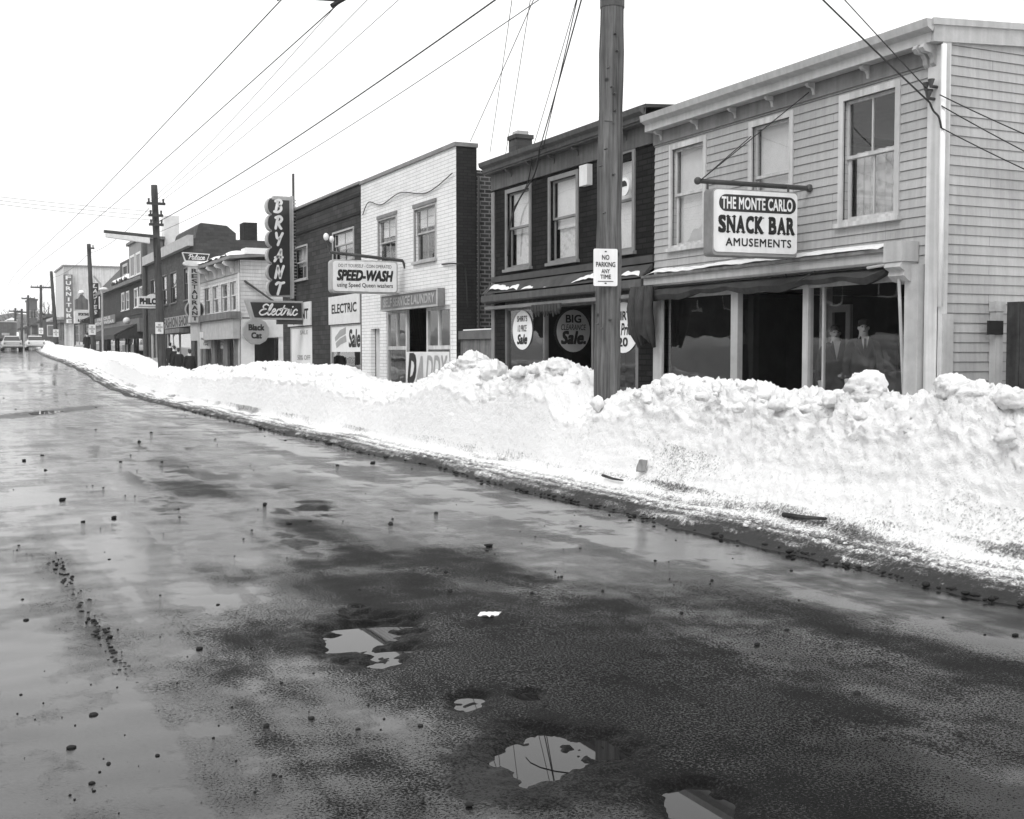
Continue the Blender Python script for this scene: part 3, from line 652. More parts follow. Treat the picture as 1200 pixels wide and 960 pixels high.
# fascia sign SELF SERVICE LAUNDRY
u0, u1 = sw.u(455), sw.u(522); zf0, zf1 = sw.z(490, 362.5, -.1)+.02, sw.z(490, 341, -.1)
t = empty('fascia_sign', (sw.X-.2, sw.YL-u0, sw.z0), R(-90), label='dark fascia sign reading SELF SERVICE LAUNDRY on white brick front', cat='sign')
m = MB(); w = u1-u0; m.box(0, w, 0, .18, zf0, zf1); m.build('board', M_MIDG, t); m = MB()
m.box(0, w, -.03, -.002, zf1-.05, zf1); m.box(0, w, -.03, -.002, zf0, zf0+.05); m.box(0, .05, -.03, -.002, zf0+.05, zf1-.05); m.box(w-.05, w, -.03, -.002, zf0+.05, zf1-.05); m.build('frame', M_TRIM2, t)
text_mb('SELF SERVICE LAUNDRY', w*.9, (zf1-zf0)*.5, w/2, (zf0+zf1)/2, -.002, .03, .1, .01).build('lettering', M_TRIM2, t)
# thin cable looping across the white front
def wire(pts, r, label, name='overhead_wire', cat='wire', group='overhead wires', mat=None, sag=0, n=16):
    if len(pts) == 2:
        a, b_ = Vector(pts[0]), Vector(pts[1]); pts = [a.lerp(b_, k/n)-Vector((0, 0, sag*4*(k/n)*(1-k/n))) for k in range(n+1)]
    m = MB(); m.tube(pts, r, 5); o = m.build(name, mat or M_WIRE, None, smooth=True); tag(o, label, cat, group); return o
wire(catmull([onX(425, 252, sw.X-.05), onX(432, 237, sw.X-.06), onX(447, 240, sw.X-.04), onX(469, 226, sw.X-.06), onX(500, 226, sw.X-.04), onX(530, 203, sw.X-.06)], 6), .014, 'dark cable looping across the upper white brick wall', group=None)
wire(catmull([onX(518, 310, sw.X-.04), onX(535, 309, sw.X-.05), onX(545, 315, sw.X+.2), onX(548, 360, sw.X+.25)], 6), .02, 'thin conduit bending round the white brick corner', name='conduit', cat='conduit', group=None)

# ================= bryant brick ============================================
by = Bld('dark_brick_shop', 332, 424, depth=10, label='dark brick two storey electric shop left of the white laundry', cat='building')
ZB = by.z(385, 231)
byw = [(by.u(345.5), by.u(361.5)), (by.u(391), by.u(416))]
bz = [(by.z(353, 328), by.z(353, 288)), (by.z(403, 305), by.z(403, 269))]
s1 = (by.u(340), by.u(366), .2, by.z(353, 383)); s2 = (by.u(387), by.u(423), .2, by.z(405, 380))
byh = [wopen(a, b_, *z, .06) for (a, b_), z in zip(byw, bz)]+[s1, s2]
shell(by, M_BBRICK, ZB, byh)
MB().box(-.02, by.W-.03, -.06, .3, ZB+.001, ZB+.08).build('coping', M_MIDG, by.root)
MB().box(0, by.W, .31, 10, ZB-.4, ZB-.35).build('roof', M_ROOF, by.root)
for zz in (ZB-.35, ZB-.9): MB().box(0.02, by.W-.02, -.03, -.001, zz, zz+.09).build('band_course', M_DBRICK, by.root)
for (a, b_), z in zip(byw, bz): window(by, a, b_, *z, casing=.06, div=2, trim=M_TRIM2, up=.6)
for (a0, a1, c0, c1) in (s1, s2):
    sf = MB()
    for x in (a0, a1-.08): sf.box(x, x+.08, .01, .1, c0, c1)
    sf.box(a0+.08, a1-.08, .01, .1, c0, c0+.3); sf.box(a0+.08, a1-.08, .01, .1, c1-.06, c1-.002)
    fr = sf.build('shopfront', M_TRIM2, by.root); pane(by, fr, a0+.08, a1-.08, c0+.3, c1-.06, .05)
slab(by, s1[3]+.35, M_DARK); MB().box(.1, by.W-.1, 2, 2.05, 0, s1[3]+.2).build('inner_wall', M_INT, by.root)
def board(b, name, p0, p1, py0, py1, mat, texts, label, cat='sign', y=-.05, ink=None, pxm=None):
    u0, u1 = b.u(p0), b.u(p1); pm = pxm or (p0+p1)/2; z0, z1 = b.z(pm, py1), b.z(pm, py0)
    t = empty(name, (b.X+y, b.YL-u0, b.z0), R(-90), label=label, cat=cat); w = u1-u0; h = z1-z0
    m = MB(); m.box(0, w, 0, .04, z0, z1); m.build('board', mat, t)
    q = MB()
    for (s, fx, fz, fw, fh, sh, bo) in texts: text_mb(s, fw*w, fh*h, fx*w, z0+fz*h, -.002, bo, sh, .003, mb=q)
    if texts: q.build('lettering', ink or M_BLACK, t)
    return t, w, z0, z1
board(by, 'fascia_sign', 387, 423, 346, 379.5, M_OFFW, [('ELECTRIC', .52, .55, .8, .32, 0, .02)], 'pale board lettered ELECTRIC above the right window of the dark brick shop')
board(by, 'fascia_sign', 339, 366, 355, 382, M_OFFW, [('BRYANT', .5, .5, .8, .4, 0, .03)], 'pale fascia board behind the neon sign on dark brick shop')
t, w, z0, z1 = board(by, 'sale_banner', 388, 423, 381, 412.5, M_PAPER, [('Sale', .78, .5, .36, .62, .15, .03)], 'white sale banner with a grey flag shape in the brick shop window', 'banner', y=.02)
m = MB(); m.prism([(.12*w, z0+.55*(z1-z0)), (.3*w, z0+.82*(z1-z0)), (.5*w, z0+.92*(z1-z0)), (.5*w, z0+.68*(z1-z0)), (.3*w, z0+.56*(z1-z0)), (.14*w, z0+.4*(z1-z0))], 'y', -.006, -.002); m.prism([(.15*w, z0+.34*(z1-z0)), (.3*w, z0+.5*(z1-z0)), (.5*w, z0+.62*(z1-z0)), (.52*w, z0+.38*(z1-z0)), (.32*w, z0+.28*(z1-z0)), (.18*w, z0+.14*(z1-z0))], 'y', -.006, -.002); m.build('flag_shape', M_SIGNG, t)
t, w, z0, z1 = board(by, 'window_poster', 341, 365.5, 383, 428, M_PAPER, [('SALE', .62, .85, .36, .1, 0, .03), ('50% OFF', .6, .2, .6, .12, 0, .03)], 'pale poster sheet with small notices filling the left brick shop window', 'poster', y=.02, ink=M_SIGNG)

# BRYANT scalloped neon sign
Y0 = onX(345, 415, 11.3).y
def flat_sign(name, Y, px, py, label, cat='sign'):
    p = onY(px, py, Y); return empty(name, p, 0, label=label, cat=cat), p
t, p = flat_sign('neon_sign', Y0, 342, 348, 'tall scalloped dark vertical neon sign with six white letters')
H = (onY(342, 233, Y0).z-p.z); Wd = p.x-onY(313, 348, Y0).x
poly = [(0, 0), (0, H), (-Wd*.8, H)]; n = 6; sh = H/6
for k in range(n):
    zc = H-sh*(k+.5)
    for a in range(9):
        th = math.pi/2+math.pi*a/8; poly.append((-Wd*.8+Wd*.2*math.cos(th), zc+sh*.49*math.sin(th)))
m = MB(); m.prism(poly, 'y', 0, .3); m.build('cabinet', M_GALV, t)
def inset(poly, cx, cz, k): return [(cx+(a-cx)*k, cz+(b-cz)*k) for a, b in poly]
ip = [(-.07, .07), (-.07, H-.07), (-Wd*.78, H-.07)]
for k in range(n):
    zc = H-sh*(k+.5)
    for a in range(9):
        th = math.pi/2+math.pi*a/8; ip.append((-Wd*.79+(Wd*.2-.045)*math.cos(th), zc+(sh*.49-.025)*math.sin(th)))
m = MB(); m.prism(ip, 'y', -.02, -.002); m.build('face', M_SIGND, t)
for k, c in enumerate('BRYANT'):
    stroke_mb(BRUSH[c], -Wd*.72, H-sh*(k+.5)-sh*.36, sh*.72, .095, -.02, .1, None, .02, 6, sx=.82).build('letter', M_WHITE, t)
m = MB(); m.box(.01, .09, .0, .3, -.05, H+.1)
for k in range(30): m.box(.09, .2, .06, .12, .05+k*H/30, .09+k*H/30)
m.build('ladder_frame', M_GALV, t)
m = MB(); pt = onY(346.5, 203, Y0); m.tube([(.14, .2, -1), (.14, .2, pt.z-p.z)], .045, 8); m.build('mast', M_STEEL, t)
m = MB(); m.box(-Wd*.7, .1, .02, .28, H+.005, H+.07); m.build('top_cap', M_GALV, t)
# Electric
YE = onX(356, 415, 11.35).y
t, p = flat_sign('neon_sign', YE, 355, 375, 'wide dark neon sign in white script reading Electric, below the tall scalloped sign')
Wd = p.x-onY(288, 375, YE).x; H = onY(355, 353, YE).z-p.z
m = MB(); m.prism([(0, 0), (0, H), (-Wd, H), (-Wd+.12, .1)] if False else [(0, 0), (0, H), (-Wd, H), (-Wd+.22, 0)], 'y', 0, .28); m.build('cabinet', M_GALV, t)
m = MB(); m.prism([(-.05, .07), (-.05, H-.07), (-Wd+.16, H-.07), (-Wd+.3, .07)], 'y', -.02, -.002); m.build('face', M_SIGND, t)
script_mb('Electric', -Wd+.42, H*.24, H*.56, .05, -.02, .25, .02, width=Wd-.66).build('lettering', M_WHITE, t)
m = MB(); m.box(-.9, .0, .06, .22, -.16, -.006); m.build('bracket', M_STEEL, t)

# SPEED-WASH box sign on pipe
YS = onX(477, 415, 11.4).y
t, p = flat_sign('box_sign', YS, 466, 344.5, 'white rounded box sign in slanted black letters hung before the laundry')
Wd = p.x-onY(388.5, 344.5, YS).x; H = onY(466, 306.5, YS).z-p.z
def rrect(x0, x1, z0, z1, r, n=5):
    o = []
    for (cx, cz, a) in ((x1-r, z1-r, 0), (x0+r, z1-r, 90), (x0+r, z0+r, 180), (x1-r, z0+r, 270)):
        for k in range(n+1): th = R(a+90*k/n); o.append((cx+r*math.cos(th), cz+r*math.sin(th)))
    return o
m = MB(); m.prism(rrect(-Wd, 0, 0, H, .1), 'y', 0, .3); m.build('cabinet', M_TRIM2, t)
m = MB(); m.prism(rrect(-Wd+.04, -.04, .04, H-.04, .08), 'y', -.03, -.002); m.build('face', M_WHITE, t)
text_mb('SPEED-WASH', Wd*.84, H*.3, -Wd/2, H*.53, -.03, .05, .25, .004).build('lettering', M_BLACK, t)
q = text_mb('DO IT YOURSELF - COIN OPERATED', Wd*.8, H*.1, -Wd/2, H*.82, -.03, .0, .0, .004); text_mb('using Speed Queen washers', Wd*.84, H*.17, -Wd/2, H*.22, -.03, .01, .0, .004, mb=q); q.build('small_lettering', M_SIGND, t)
m = MB(); a = onY(388, 295, YS)-p; b_ = onY(474, 303, YS)-p; m.tube([(a.x, .15, a.z), (b_.x, .15, b_.z-.05), (b_.x+.08, .15, b_.z-.25)], .045, 8)
for x in (-Wd*.75, -Wd*.2): m.tube([(x, .15, H-.01), (x, .15, H+.28)], .02, 6)
m.tube([(-Wd, .15, a.z+.0), (-Wd-.1, .15, a.z+.35)], .02, 6); m.build('pipe_bracket', M_STEEL, t)
lm = MB(); lm.ell((a.x-.1, .12, a.z+.4), (.075, .075, .1)); lm.ell((a.x+.05, .12, a.z+.34), (.07, .07, .09)); lm.build('lamp', M_WHITE, t, smooth=True)

# Monte Carlo sign
YM = onX(957, 415, 11.4).y
t, p = flat_sign('box_sign', YM, 934, 303, 'white box sign lettered SNACK BAR hanging from a pipe over the shopfront')
Wd = p.x-onY(838, 303, YM).x; H = onY(885, 222, YM).z-p.z
t.rotation_euler = (0, 0, R(-4))
m = MB(); m.prism(rrect(-Wd, 0, 0, H, .06), 'y', 0, .22); m.build('cabinet', plain('sign_box_side', .22), t, bevel=.008)
m = MB(); m.prism(rrect(-Wd+.012, -.012, .012, H-.012, .06), 'y', -.012, -.002); m.build('rim', M_SIGNG, t)
m = MB(); m.prism(rrect(-Wd+.025, -.025, .055, H-.025, .06), 'y', -.03, -.0125); m.build('face', M_WHITE, t)
m = MB(); m.prism(rrect(-Wd+.1, -.05, H*.66, H*.91, H*.12), 'y', -.034, -.031); m.build('name_band', M_SIGND, t)
text_mb('THE MONTE CARLO', Wd*.82, H*.17, -Wd*.49, H*.785, -.034, .025, 0, .004, space=1.05).build('band_lettering', M_WHITE, t)
q = MB(); x = -Wd+.085; lh = H*.235; zb = H*.355
for ch, w_ in (('S', .17), ('N', .2), ('A', .2), ('C', .19), ('K', .2), (' ', .1), ('B', .18), ('A', .2), ('R', .19)):
    w_ *= (Wd-.15)/1.63
    if ch != ' ':
        gw_ = w_*.78; cx = x+w_/2; text_mb(ch, gw_, lh, cx, zb+lh/2, -.03, .045, 0, .004, mb=q)
        sv = .014
        def ser(xx, zz, ww=.035): q.add([(xx-ww, -.0352, zz-sv/2), (xx+ww, -.0352, zz-sv/2), (xx+ww, -.0352, zz+sv/2), (xx-ww, -.0352, zz+sv/2)], [(0,1,2,3)])
        l, r = cx-gw_/2+.015, cx+gw_/2-.015; tp, bt = zb+lh-sv/2, zb+sv/2
        for (xx, zz) in {'N': [(l, tp), (l, bt), (r, tp)], 'A': [(l, bt), (r, bt)], 'K': [(l, tp), (l, bt), (r, tp), (r, bt)], 'B': [(l, tp), (l, bt)], 'R': [(l, tp), (l, bt), (r, bt)], 'S': [], 'C': []}[ch]: ser(xx, zz)
        if ch in 'SC': q.add([(r-.005, -.0352, zb+lh*.68), (r+.012, -.0352, zb+lh*.68), (r+.012, -.0352, zb+lh), (r-.005, -.0352, zb+lh)], [(0,1,2,3)])
        if ch == 'S': q.add([(l-.012, -.0352, zb), (l+.005, -.0352, zb), (l+.005, -.0352, zb+lh*.32), (l-.012, -.0352, zb+lh*.32)], [(0,1,2,3)])
    x += w_
q.build('lettering', M_BLACK, t)
text_mb('AMUSEMENTS', Wd*.76, H*.115, -Wd*.47, H*.21, -.03, .02, 0, .004, space=1.12).build('small_lettering', M_BLACK, t)
m = MB(); a = onY(829, 209, YM)-p; b_ = onY(957, 219, YM)-p; m.tube([(a.x, .15, a.z), (b_.x, .2, b_.z)], .035, 8); m.ell((a.x, .15, a.z), (.05, .06, .055)); m.ell((b_.x, .2, b_.z), (.06, .06, .06))
for x in (-Wd+.02, -.06): m.tube([(x, .15, H-.005), (x, .15, a.z+(b_.z-a.z)*(x-a.x)/(b_.x-a.x))], .016, 6)
m.build('pipe_bracket', M_STEEL, t)
for (qx, qy, lab) in ((948, 108, 'slanting stay wire holding the snack bar sign pipe, near the middle window'), (880, 160, 'short stay wire from the clapboard wall to the sign pipe tip')):
    wire([p+Vector((a.x, .15, a.z)), onX(qx, qy, 11.36)], .008, lab, name='stay_wire', cat='wire', group=None)
wire(catmull([p+Vector((-.0, .2, H*.75)), p+Vector((.1, .3, H*.5)), p+Vector((.22, .5, -.3)), onX(955, 318, 11.0)], 8), .01, 'loose cable dangling from right side of the snack bar sign', name='loose_cable', cat='cable', group=None)

# Black Cat round sign, on the side of the pale house
hs = Bld('pale_house', 232, 282, depth=7, label='pale clapboard house shop with tall narrow windows under snowy eave', cat='building')
YB = hs.YR-.5
t, p = flat_sign('round_sign', YB, 300.5, 388.5, 'round grey sign with two short black words beside the pale house')
rr = (onY(316, 388.5, YB).x-p.x)
m = MB(); m.prism([(rr*math.cos(2*math.pi*(k+.5)/12), rr*math.sin(2*math.pi*(k+.5)/12)) for k in range(12)], 'y', 0, .2); m.build('rim', M_GALV, t)
m = MB(); m.prism([(rr*.93*math.cos(2*math.pi*(k+.5)/12), rr*.93*math.sin(2*math.pi*(k+.5)/12)) for k in range(12)], 'y', -.02, -.002); m.build('face', M_SIGNG, t)
q = text_mb('Black', rr*1.15, rr*.42, 0, rr*.3, -.02, .05, 0, .004); text_mb('Cat', rr*.75, rr*.42, 0, -rr*.3, -.02, .05, 0, .004, mb=q); q.build('lettering', M_BLACK, t)
m = MB(); m.box(-.05, .05, .2, .5, rr*.4, rr*.5); m.box(-rr, rr*1.3, .06, .14, rr*.95, rr*1.05); m.build('bracket', M_STEEL, t)

# ================= pale house ==============================================
ZH = hs.z(282, 304); 
hw = [(hs.u(a), hs.u(b_)) for a, b_ in ((241, 247.5), (250, 257.5), (260, 268), (270.5, 278.5))]
HZ0, HZ1 = hs.z(265, 366), hs.z(265, 331)
hsf = (.25, hs.W-.25, .1, hs.z(260, 398))
hh = [wopen(a, b_, HZ0, HZ1, .05) for a, b_ in hw]+[hsf]
sw0 = hs.side(298, 415, hs.W)[0]; sw1 = hs.side(326, 415, hs.W)[0]
shell(hs, siding('pale_clapboard', .62, .16), ZH, hh, side_holes=[(sw0, sw1, .5, hs.side(310, 396, hs.W)[1])], course=.16)
for a, b_ in hw: window(hs, a, b_, HZ0, HZ1, casing=.05, trim=M_OFFW)
r_ = MB(); r_.prism([(-.5, ZH+.02), (7.2, ZH+.7), (7.2, ZH+.8), (-.5, ZH+.16)], 'x', -.3, hs.W+.3); r_.build('roof', M_MIDG, hs.root)
MB().box(-.05, hs.W-.02, -.05, -.02, ZH-.55, ZH-.02).build('frieze', M_TRIM2, hs.root)
for px in (236, 246, 256, 266, 276): corbel(hs, hs.u(px), ZH+.0, 1.6, M_OFFW)
MB().box(hs.W-.2, hs.W+.04, -.05, -.02, 0, ZH-.56).build('corner_board', M_OFFW, hs.root)
fz0, fz1 = hsf[3], hs.z(260, 376)
MB().box(-.05, hs.W+.1, -.35, -.03, fz0, fz1).build('shop_fascia', M_TRIM2, hs.root)
MB().box(-.1, hs.W+.2, -.5, -.02, fz1+.002, fz1+.3).build('shop_cornice', M_DTRIM, hs.root)
sf = MB(); 
for px0, px1 in ((236, 241), (248, 251.5), (262, 266.5), (274, 279)):
    sf.box(hs.u(px0), hs.u(px1), 0, .12, .1, hsf[3])
fr = sf.build('shopfront', M_DTRIM, hs.root); pane(hs, fr, hsf[0], hsf[1], .5, hsf[3], .14)
sf = MB(); sf.box(hs.W-.25, hs.W+.06, -.06, -.025, 0, fz0-.01); sf.build('pilaster', M_TRIM2, hs.root)
MB().box(.1, hs.W-.05, 1.5, 1.55, 0, 3).build('inner_wall', M_INT, hs.root)
m = MB(); a, z = hs.side(293, 395, hs.W); b2 = hs.side(345, 395, hs.W)[0]; m.box(hs.W+.02, hs.W+.06, .0, sw0, .0, z); m.box(hs.W+.02, hs.W+.06, sw1, sw1+.35, 0, z); m.box(hs.W+.02, hs.W+.12, 0, b2, z+.002, z+.75); m.build('side_trim', M_OFFW, hs.root)
br = MB(); a = hs.side(286, 329, hs.W); b3 = hs.side(322, 356, hs.W); br.tube([(hs.W+.05, a[0], a[1]), (hs.W+.3, b3[0], b3[1])], .05, 6); br.build('stay_bar', M_STEEL, hs.root)

# ================= restaurant brick building ===============================
rb = Bld('brick_restaurant', 174, 228, X=11.5, depth=16, label='brown brick building with dark sash windows behind the second pole', cat='building')
ZQ = rb.z(225, 282)
rw = [(rb.u(a), rb.u(b_)) for a, b_ in ((178, 183.5), (190.5, 197), (201, 208.5), (217, 225))]
RZ0, RZ1 = rb.z(205, 355), rb.z(205, 318)
rsf = [(rb.u(176.5), rb.u(187), .1, rb.z(182, 391)), (rb.u(195), rb.u(224), .1, rb.z(210, 390))]
shell(rb, M_RBRICK, ZQ, [wopen(a, b_, RZ0, RZ1, .06) for a, b_ in rw]+rsf)
for a, b_ in rw: window(rb, a, b_, RZ0, RZ1, casing=.06, trim=M_DTRIM)
MB().box(-.1, rb.W+.1, -.3, -.01, ZQ-.3, ZQ+.25).build('cornice', M_TRIM2, rb.root)
MB().box(0, rb.W, .0, 16, ZQ+.0, ZQ+.1).build('roof', M_ROOF, rb.root)
MB().box(rb.u(190), rb.W-.05, -.12, -.01, rb.z(208, 384), rb.z(208, 371)).build('fascia', plain('pale_fascia', .3), rb.root)
m = text_mb('FASHION SHOP', (rb.W-rb.u(192))*.8, .5, (rb.u(192)+rb.W)/2, (rb.z(208, 384)+rb.z(208, 371))/2, -.121, .03, .1, .004); m.build('lettering', M_BLACK, rb.root)
MB().box(rb.u(196), rb.u(222), -.5, -.01, rb.z(208, 391), rb.z(208, 386)).build('blind_box', M_DTRIM, rb.root)
for (a, b_, c0, c1) in rsf:
    sf = MB(); sf.box(a, a+.5, .05, .12, c0, c1); sf.box(b_-.12, b_, .05, .12, c0, c1); sf.box(a+.5, b_-.12, .05, .12, c0, c0+.4); sf.box((a+b_)/2, (a+b_)/2+.1, .05, .12, c0+.4, c1)
    fr = sf.build('shopfront', M_TRIM2, rb.root); pane(rb, fr, a+.5, b_-.12, c0+.4, c1, .1)
MB().box(.1, rb.W-.1, 1.8, 1.85, 0, 3.2).build('inner_wall', M_INT, rb.root)
def chimney(b, px0, px1, pyt, yoff, zb, mat, name='chimney'):
    p0 = onX(px0, pyt, b.X+yoff); p1 = onX(px1, pyt, b.X+yoff); m = MB()
    u0, u1 = b.YL-p0.y, b.YL-p1.y; uc = (u0+u1)/2; hw_ = .5
    zt = p0.z-b.z0; m.box(uc-hw_, uc+hw_, yoff-hw_, yoff+hw_, zb, zt); m.box(uc-hw_-.08, uc+hw_+.08, yoff-hw_-.08, yoff+hw_+.08, zt+.001, zt+.3); return m.build(name, mat, b.root)
zr_ = 8.75-rb.z0; xr_ = rb.YL-66.5
m = MB(); m.prism([(.7, ZQ+.11), (.95, zr_-.15), (1.1, zr_), (2.5, zr_-.1), (3.0, zr_-.5), (3.0, ZQ+.11)], 'x', xr_-7, xr_); m.build('roof_room', M_RBRICK, rb.root)
m = MB(); q0, z0 = rb.side(205, 268, rb.W)[0], 0
cx = rb.side(291, 262, rb.W-.6); m.box(rb.W-1.1, rb.W-.1, cx[0]-.35, cx[0]+.35, ZQ, cx[1]); m.build('chimney', M_DBRICK, rb.root)
cx = onX(199.5, 254, rb.X+2.5); m = MB(); uu = rb.YL-cx.y; m.box(uu-.6, uu+.6, 2, 3, ZQ, cx.z-rb.z0); m.build('chimney', M_OFFW, rb.root)
m = MB(); m.tube([(rb.u(173.5), -.12, 0), (rb.u(173.5), -.12, rb.z(174, 284))], .18, 8); m.build('downpipe', M_STEEL, rb.root)
# Palace restaurant column sign
YP = onX(233, 415, 10.9).y
t, p = flat_sign('column_sign', YP, 229, 380, 'white column shaped sign lettered RESTAURANT with script topper')
k = onY(230, 380, YP).x-p.x; zz = lambda y: onY(229, y, YP).z-p.z
m = MB(); m.box(-7*k, 6*k, 0, .3, zz(378), zz(312)); m.build('shaft', M_TRIM, t)
m = MB(); m.box(-9*k, 8*k, -.03, .33, zz(312), zz(306)); m.tube([(-10*k, -.05, zz(309)), (-10*k, .35, zz(309))], 2.6*k, 10); m.tube([(9*k, -.05, zz(309)), (9*k, .35, zz(309))], 2.6*k, 10); m.build('capital', M_OFFW, t)
q = MB()
for i, c in enumerate('RESTAURANT'): text_mb(c, 6*k, 4.6*k, -.5*k, zz(317.5+i*6.2), -.002, .03, 0, .004, mb=q)
q.build('lettering', M_SIGND, t)
m = MB(); m.prism([(-13*k, zz(297)), (17*k, zz(298)), (14*k, zz(305.5)), (-10*k, zz(305.5))], 'y', .05, .25); m.build('topper', M_SIGND, t)
m = MB(); m.prism([(-14.2*k, zz(296)), (18.2*k, zz(297)), (14.8*k, zz(306.3)), (-10.8*k, zz(306.3))], 'y', .06, .24); m.build('topper_rim', M_OFFW, t)
script_mb('Palace', -8*k, zz(304), 5.6*k, .8*k, .05, .2, .01, width=20*k).build('script', M_WHITE, t)
m = MB(); cz = zz(363); m.prism([(11.5*k*math.cos(2*math.pi*j/24), cz+11.5*k*math.sin(2*math.pi*j/24)) for j in range(24)], 'y', .12, .2); m.build('ring', M_GALV, t)
m = MB(); m.prism([(10*k*math.cos(2*math.pi*j/24), cz+10*k*math.sin(2*math.pi*j/24)) for j in range(24)], 'y', .105, .119); m.build('disc', M_SIGND, t)
m = MB(); m.tube([(6*k, .2, zz(378)), (6*k, .2, zz(440))], .12, 8); m.build('post', M_TRIM2, t)

def plate(Y, px, py, w, h, label, lines=(), name='parking_sign', rz=0):
    t = empty(name, onY(px, py, Y), rz, label=label, cat='sign')
    m = MB(); m.prism(rrect(-w/2, w/2, -h/2, h/2, .02), 'y', 0, .012); m.build('plate', M_WHITE, t)
    if lines:
        q = MB()
        for (s, ww, hh, cz) in lines: text_mb(s, ww*w, hh*h, 0, cz*h, -.001, .015, 0, .003, mb=q)
        q.build('lettering', M_BLACK, t)
    return t
NP = [('NO', .3, .13, .27), ('PARKING', .8, .13, .08), ('ANY', .34, .11, -.1), ('TIME', .44, .11, -.25)]
plate(YP-.4, 241, 399, .55, .8, 'small white parking plate on the pale post below the column sign', NP)

# ================= mansard house ===========================================
mh = Bld('mansard_house', 118, 172.5, X=12.2, depth=10, label='dark brick house with mansard roof and white bay dormer', cat='building')
ZM = mh.z(150, 331)
mw = [(mh.u(a), mh.u(b_)) for a, b_ in ((143.5, 147), (149, 152.5), (158.5, 163), (165, 169))]
MZ0, MZ1 = mh.z(150, 363), mh.z(150, 341)
ms = (mh.u(124), mh.u(170), .1, mh.z(148, 392))
shell(mh, brick('soot_brick', .075, .055, .05, bw=.5, rh=.16, ms=.012), ZM, [wopen(a, b_, MZ0, MZ1, .05) for a, b_ in mw]+[ms])
for a, b_ in mw: window(mh, a, b_, MZ0, MZ1, casing=.12, trim=M_OFFW, up=.9)
ZT_ = mh.z(160, 286); m = MB(); m.prism([(-.35, ZM), (1.8, ZT_-.2), (9, ZT_+.1), (10, ZM)], 'x', -.1, mh.W+.1); m.build('roof', plain('slate', .05, var=.35), mh.root)
m = MB(); m.box(mh.u(157), mh.u(171.5), -.25, 1.2, ZM+.0, ZT_); m.build('dormer', M_MIDG, mh.root)
for p0, p1 in ((158.5, 164), (165.5, 171)): window(mh, mh.u(p0), mh.u(p1), mh.z(164, 323), mh.z(164, 297), casing=.15, trim=M_OFFW, y=-.26)
m = MB(); m.box(mh.u(156), mh.u(172.4), -.4, 1.3, ZT_+.002, ZT_+.2); m.build('dormer_roof', M_DTRIM, mh.root)
m = MB(); m.box(mh.u(139), mh.u(156)-.1, .2, 1.6, ZM+.1, mh.z(148, 303)); m.build('dormer', M_ROOF, mh.root)
window(mh, mh.u(142.5), mh.u(148), mh.z(146, 322), mh.z(146, 308), casing=.2, trim=M_TRIM2, y=.19)
MB().box(-.1, mh.W, -.4, -.01, ZM-.25, ZM-.004).build('eave', M_DTRIM, mh.root)
MB().box(-.1, mh.W, -.5, -.01, ms[3]+.05, mh.z(148, 377)).build('shop_fascia', M_DTRIM, mh.root)
MB().box(.1, mh.W-.1, 1.5, 1.55, 0, 3.2).build('inner_wall', M_INT, mh.root)
sf = MB()
for px in (124, 134, 146, 156, 169): sf.box(mh.u(px), mh.u(px)+.25, .05, .2, .1, ms[3])
fr = sf.build('shopfront', M_DTRIM, mh.root); pane(mh, fr, ms[0], ms[1], .5, ms[3], .22)
def awning(b, p0, p1, zt, out, drop, mat, label=None):
    u0, u1 = b.u(p0), b.u(p1); m = MB()
    m.prism([(-.02, zt), (-out, zt-drop), (-out, zt-drop-.3), (-out+.03, zt-drop-.3), (-out+.03, zt-drop-.05), (-.02, zt-.06)], 'x', u0, u1)
    m.prism([(-.05, zt-.08), (-out+.05, zt-drop-.1), (-out+.05, zt-drop-.28), (-.05, zt-drop-.28)], 'x', u1-.05, u1-.02)
    return m.build('awning', mat, b.root)
awning(mh, 135, 170, mh.z(150, 384)+.35, 2.0, 1.0, M_CANVAS); awning(mh, 120, 134, mh.z(127, 386)+.3, 1.5, .7, plain('stripe_canvas', .13))
t = board(mh, 'shop_sign', 119, 145, 371, 380.5, M_DTRIM, [("FAMOUS", .5, .74, .6, .35, 0, .03), ("MEN'S WEAR", .5, .25, .9, .38, 0, .03)], "dark sign with pale letters MEN'S WEAR over awnings", y=-.6, ink=M_TRIM)
for p0, p1, lab in ((142, 148, 'left'), (151.5, 155.5, 'right')):
    board(mh, 'window_poster', p0, p1, 404, 415, M_PAPER, [], f'{lab} of two blank white posters below the far dark awning', 'poster', y=.1)
# PHILCO
YH = onX(178, 415, 10.9).y-1.5
t, p = flat_sign('box_sign', YH, 190, 361.5, 'white hanging sign with arched top half behind the second pole')
k = onY(191, 361, YH).x-p.x
m = MB(); m.prism([(0, 0), (0, 13*k), (-5*k, 14.5*k), (-9*k, 17*k), (-13*k, 17*k), (-17*k, 14.5*k), (-28*k, 13.5*k), (-28*k, 0)], 'y', 0, .3); m.build('cabinet', M_WHITE, t)
text_mb('PHILCO', 24*k, 6.5*k, -13.5*k, 8.2*k, -.002, .06, 0, .004).build('lettering', M_BLACK, t)
m = MB(); m.box(-27*k, -1*k, -.004, -.001, 1.2*k, 2.6*k); m.build('stripe', M_SIGNG, t)
m = MB(); m.tube([(0, .15, 10*k), (12*k, .15, 10*k)], .06, 6); m.build('bracket', M_STEEL, t)
# hanging lamp-shaped pale sign above awning
t = empty('globe_lamp', onX(148.5, 376, mh.X-1), 0, label='round pale lamp hanging above the far dark awning', cat='lamp'); m = MB(); m.ell((0,0,0), (.26,.26,.24)); m.build('globe', M_OFFW, t, smooth=True); m = MB(); m.tube([(0,0,.3), (1.0,0,.5)], .05, 6); m.build('arm', M_STEEL, t)

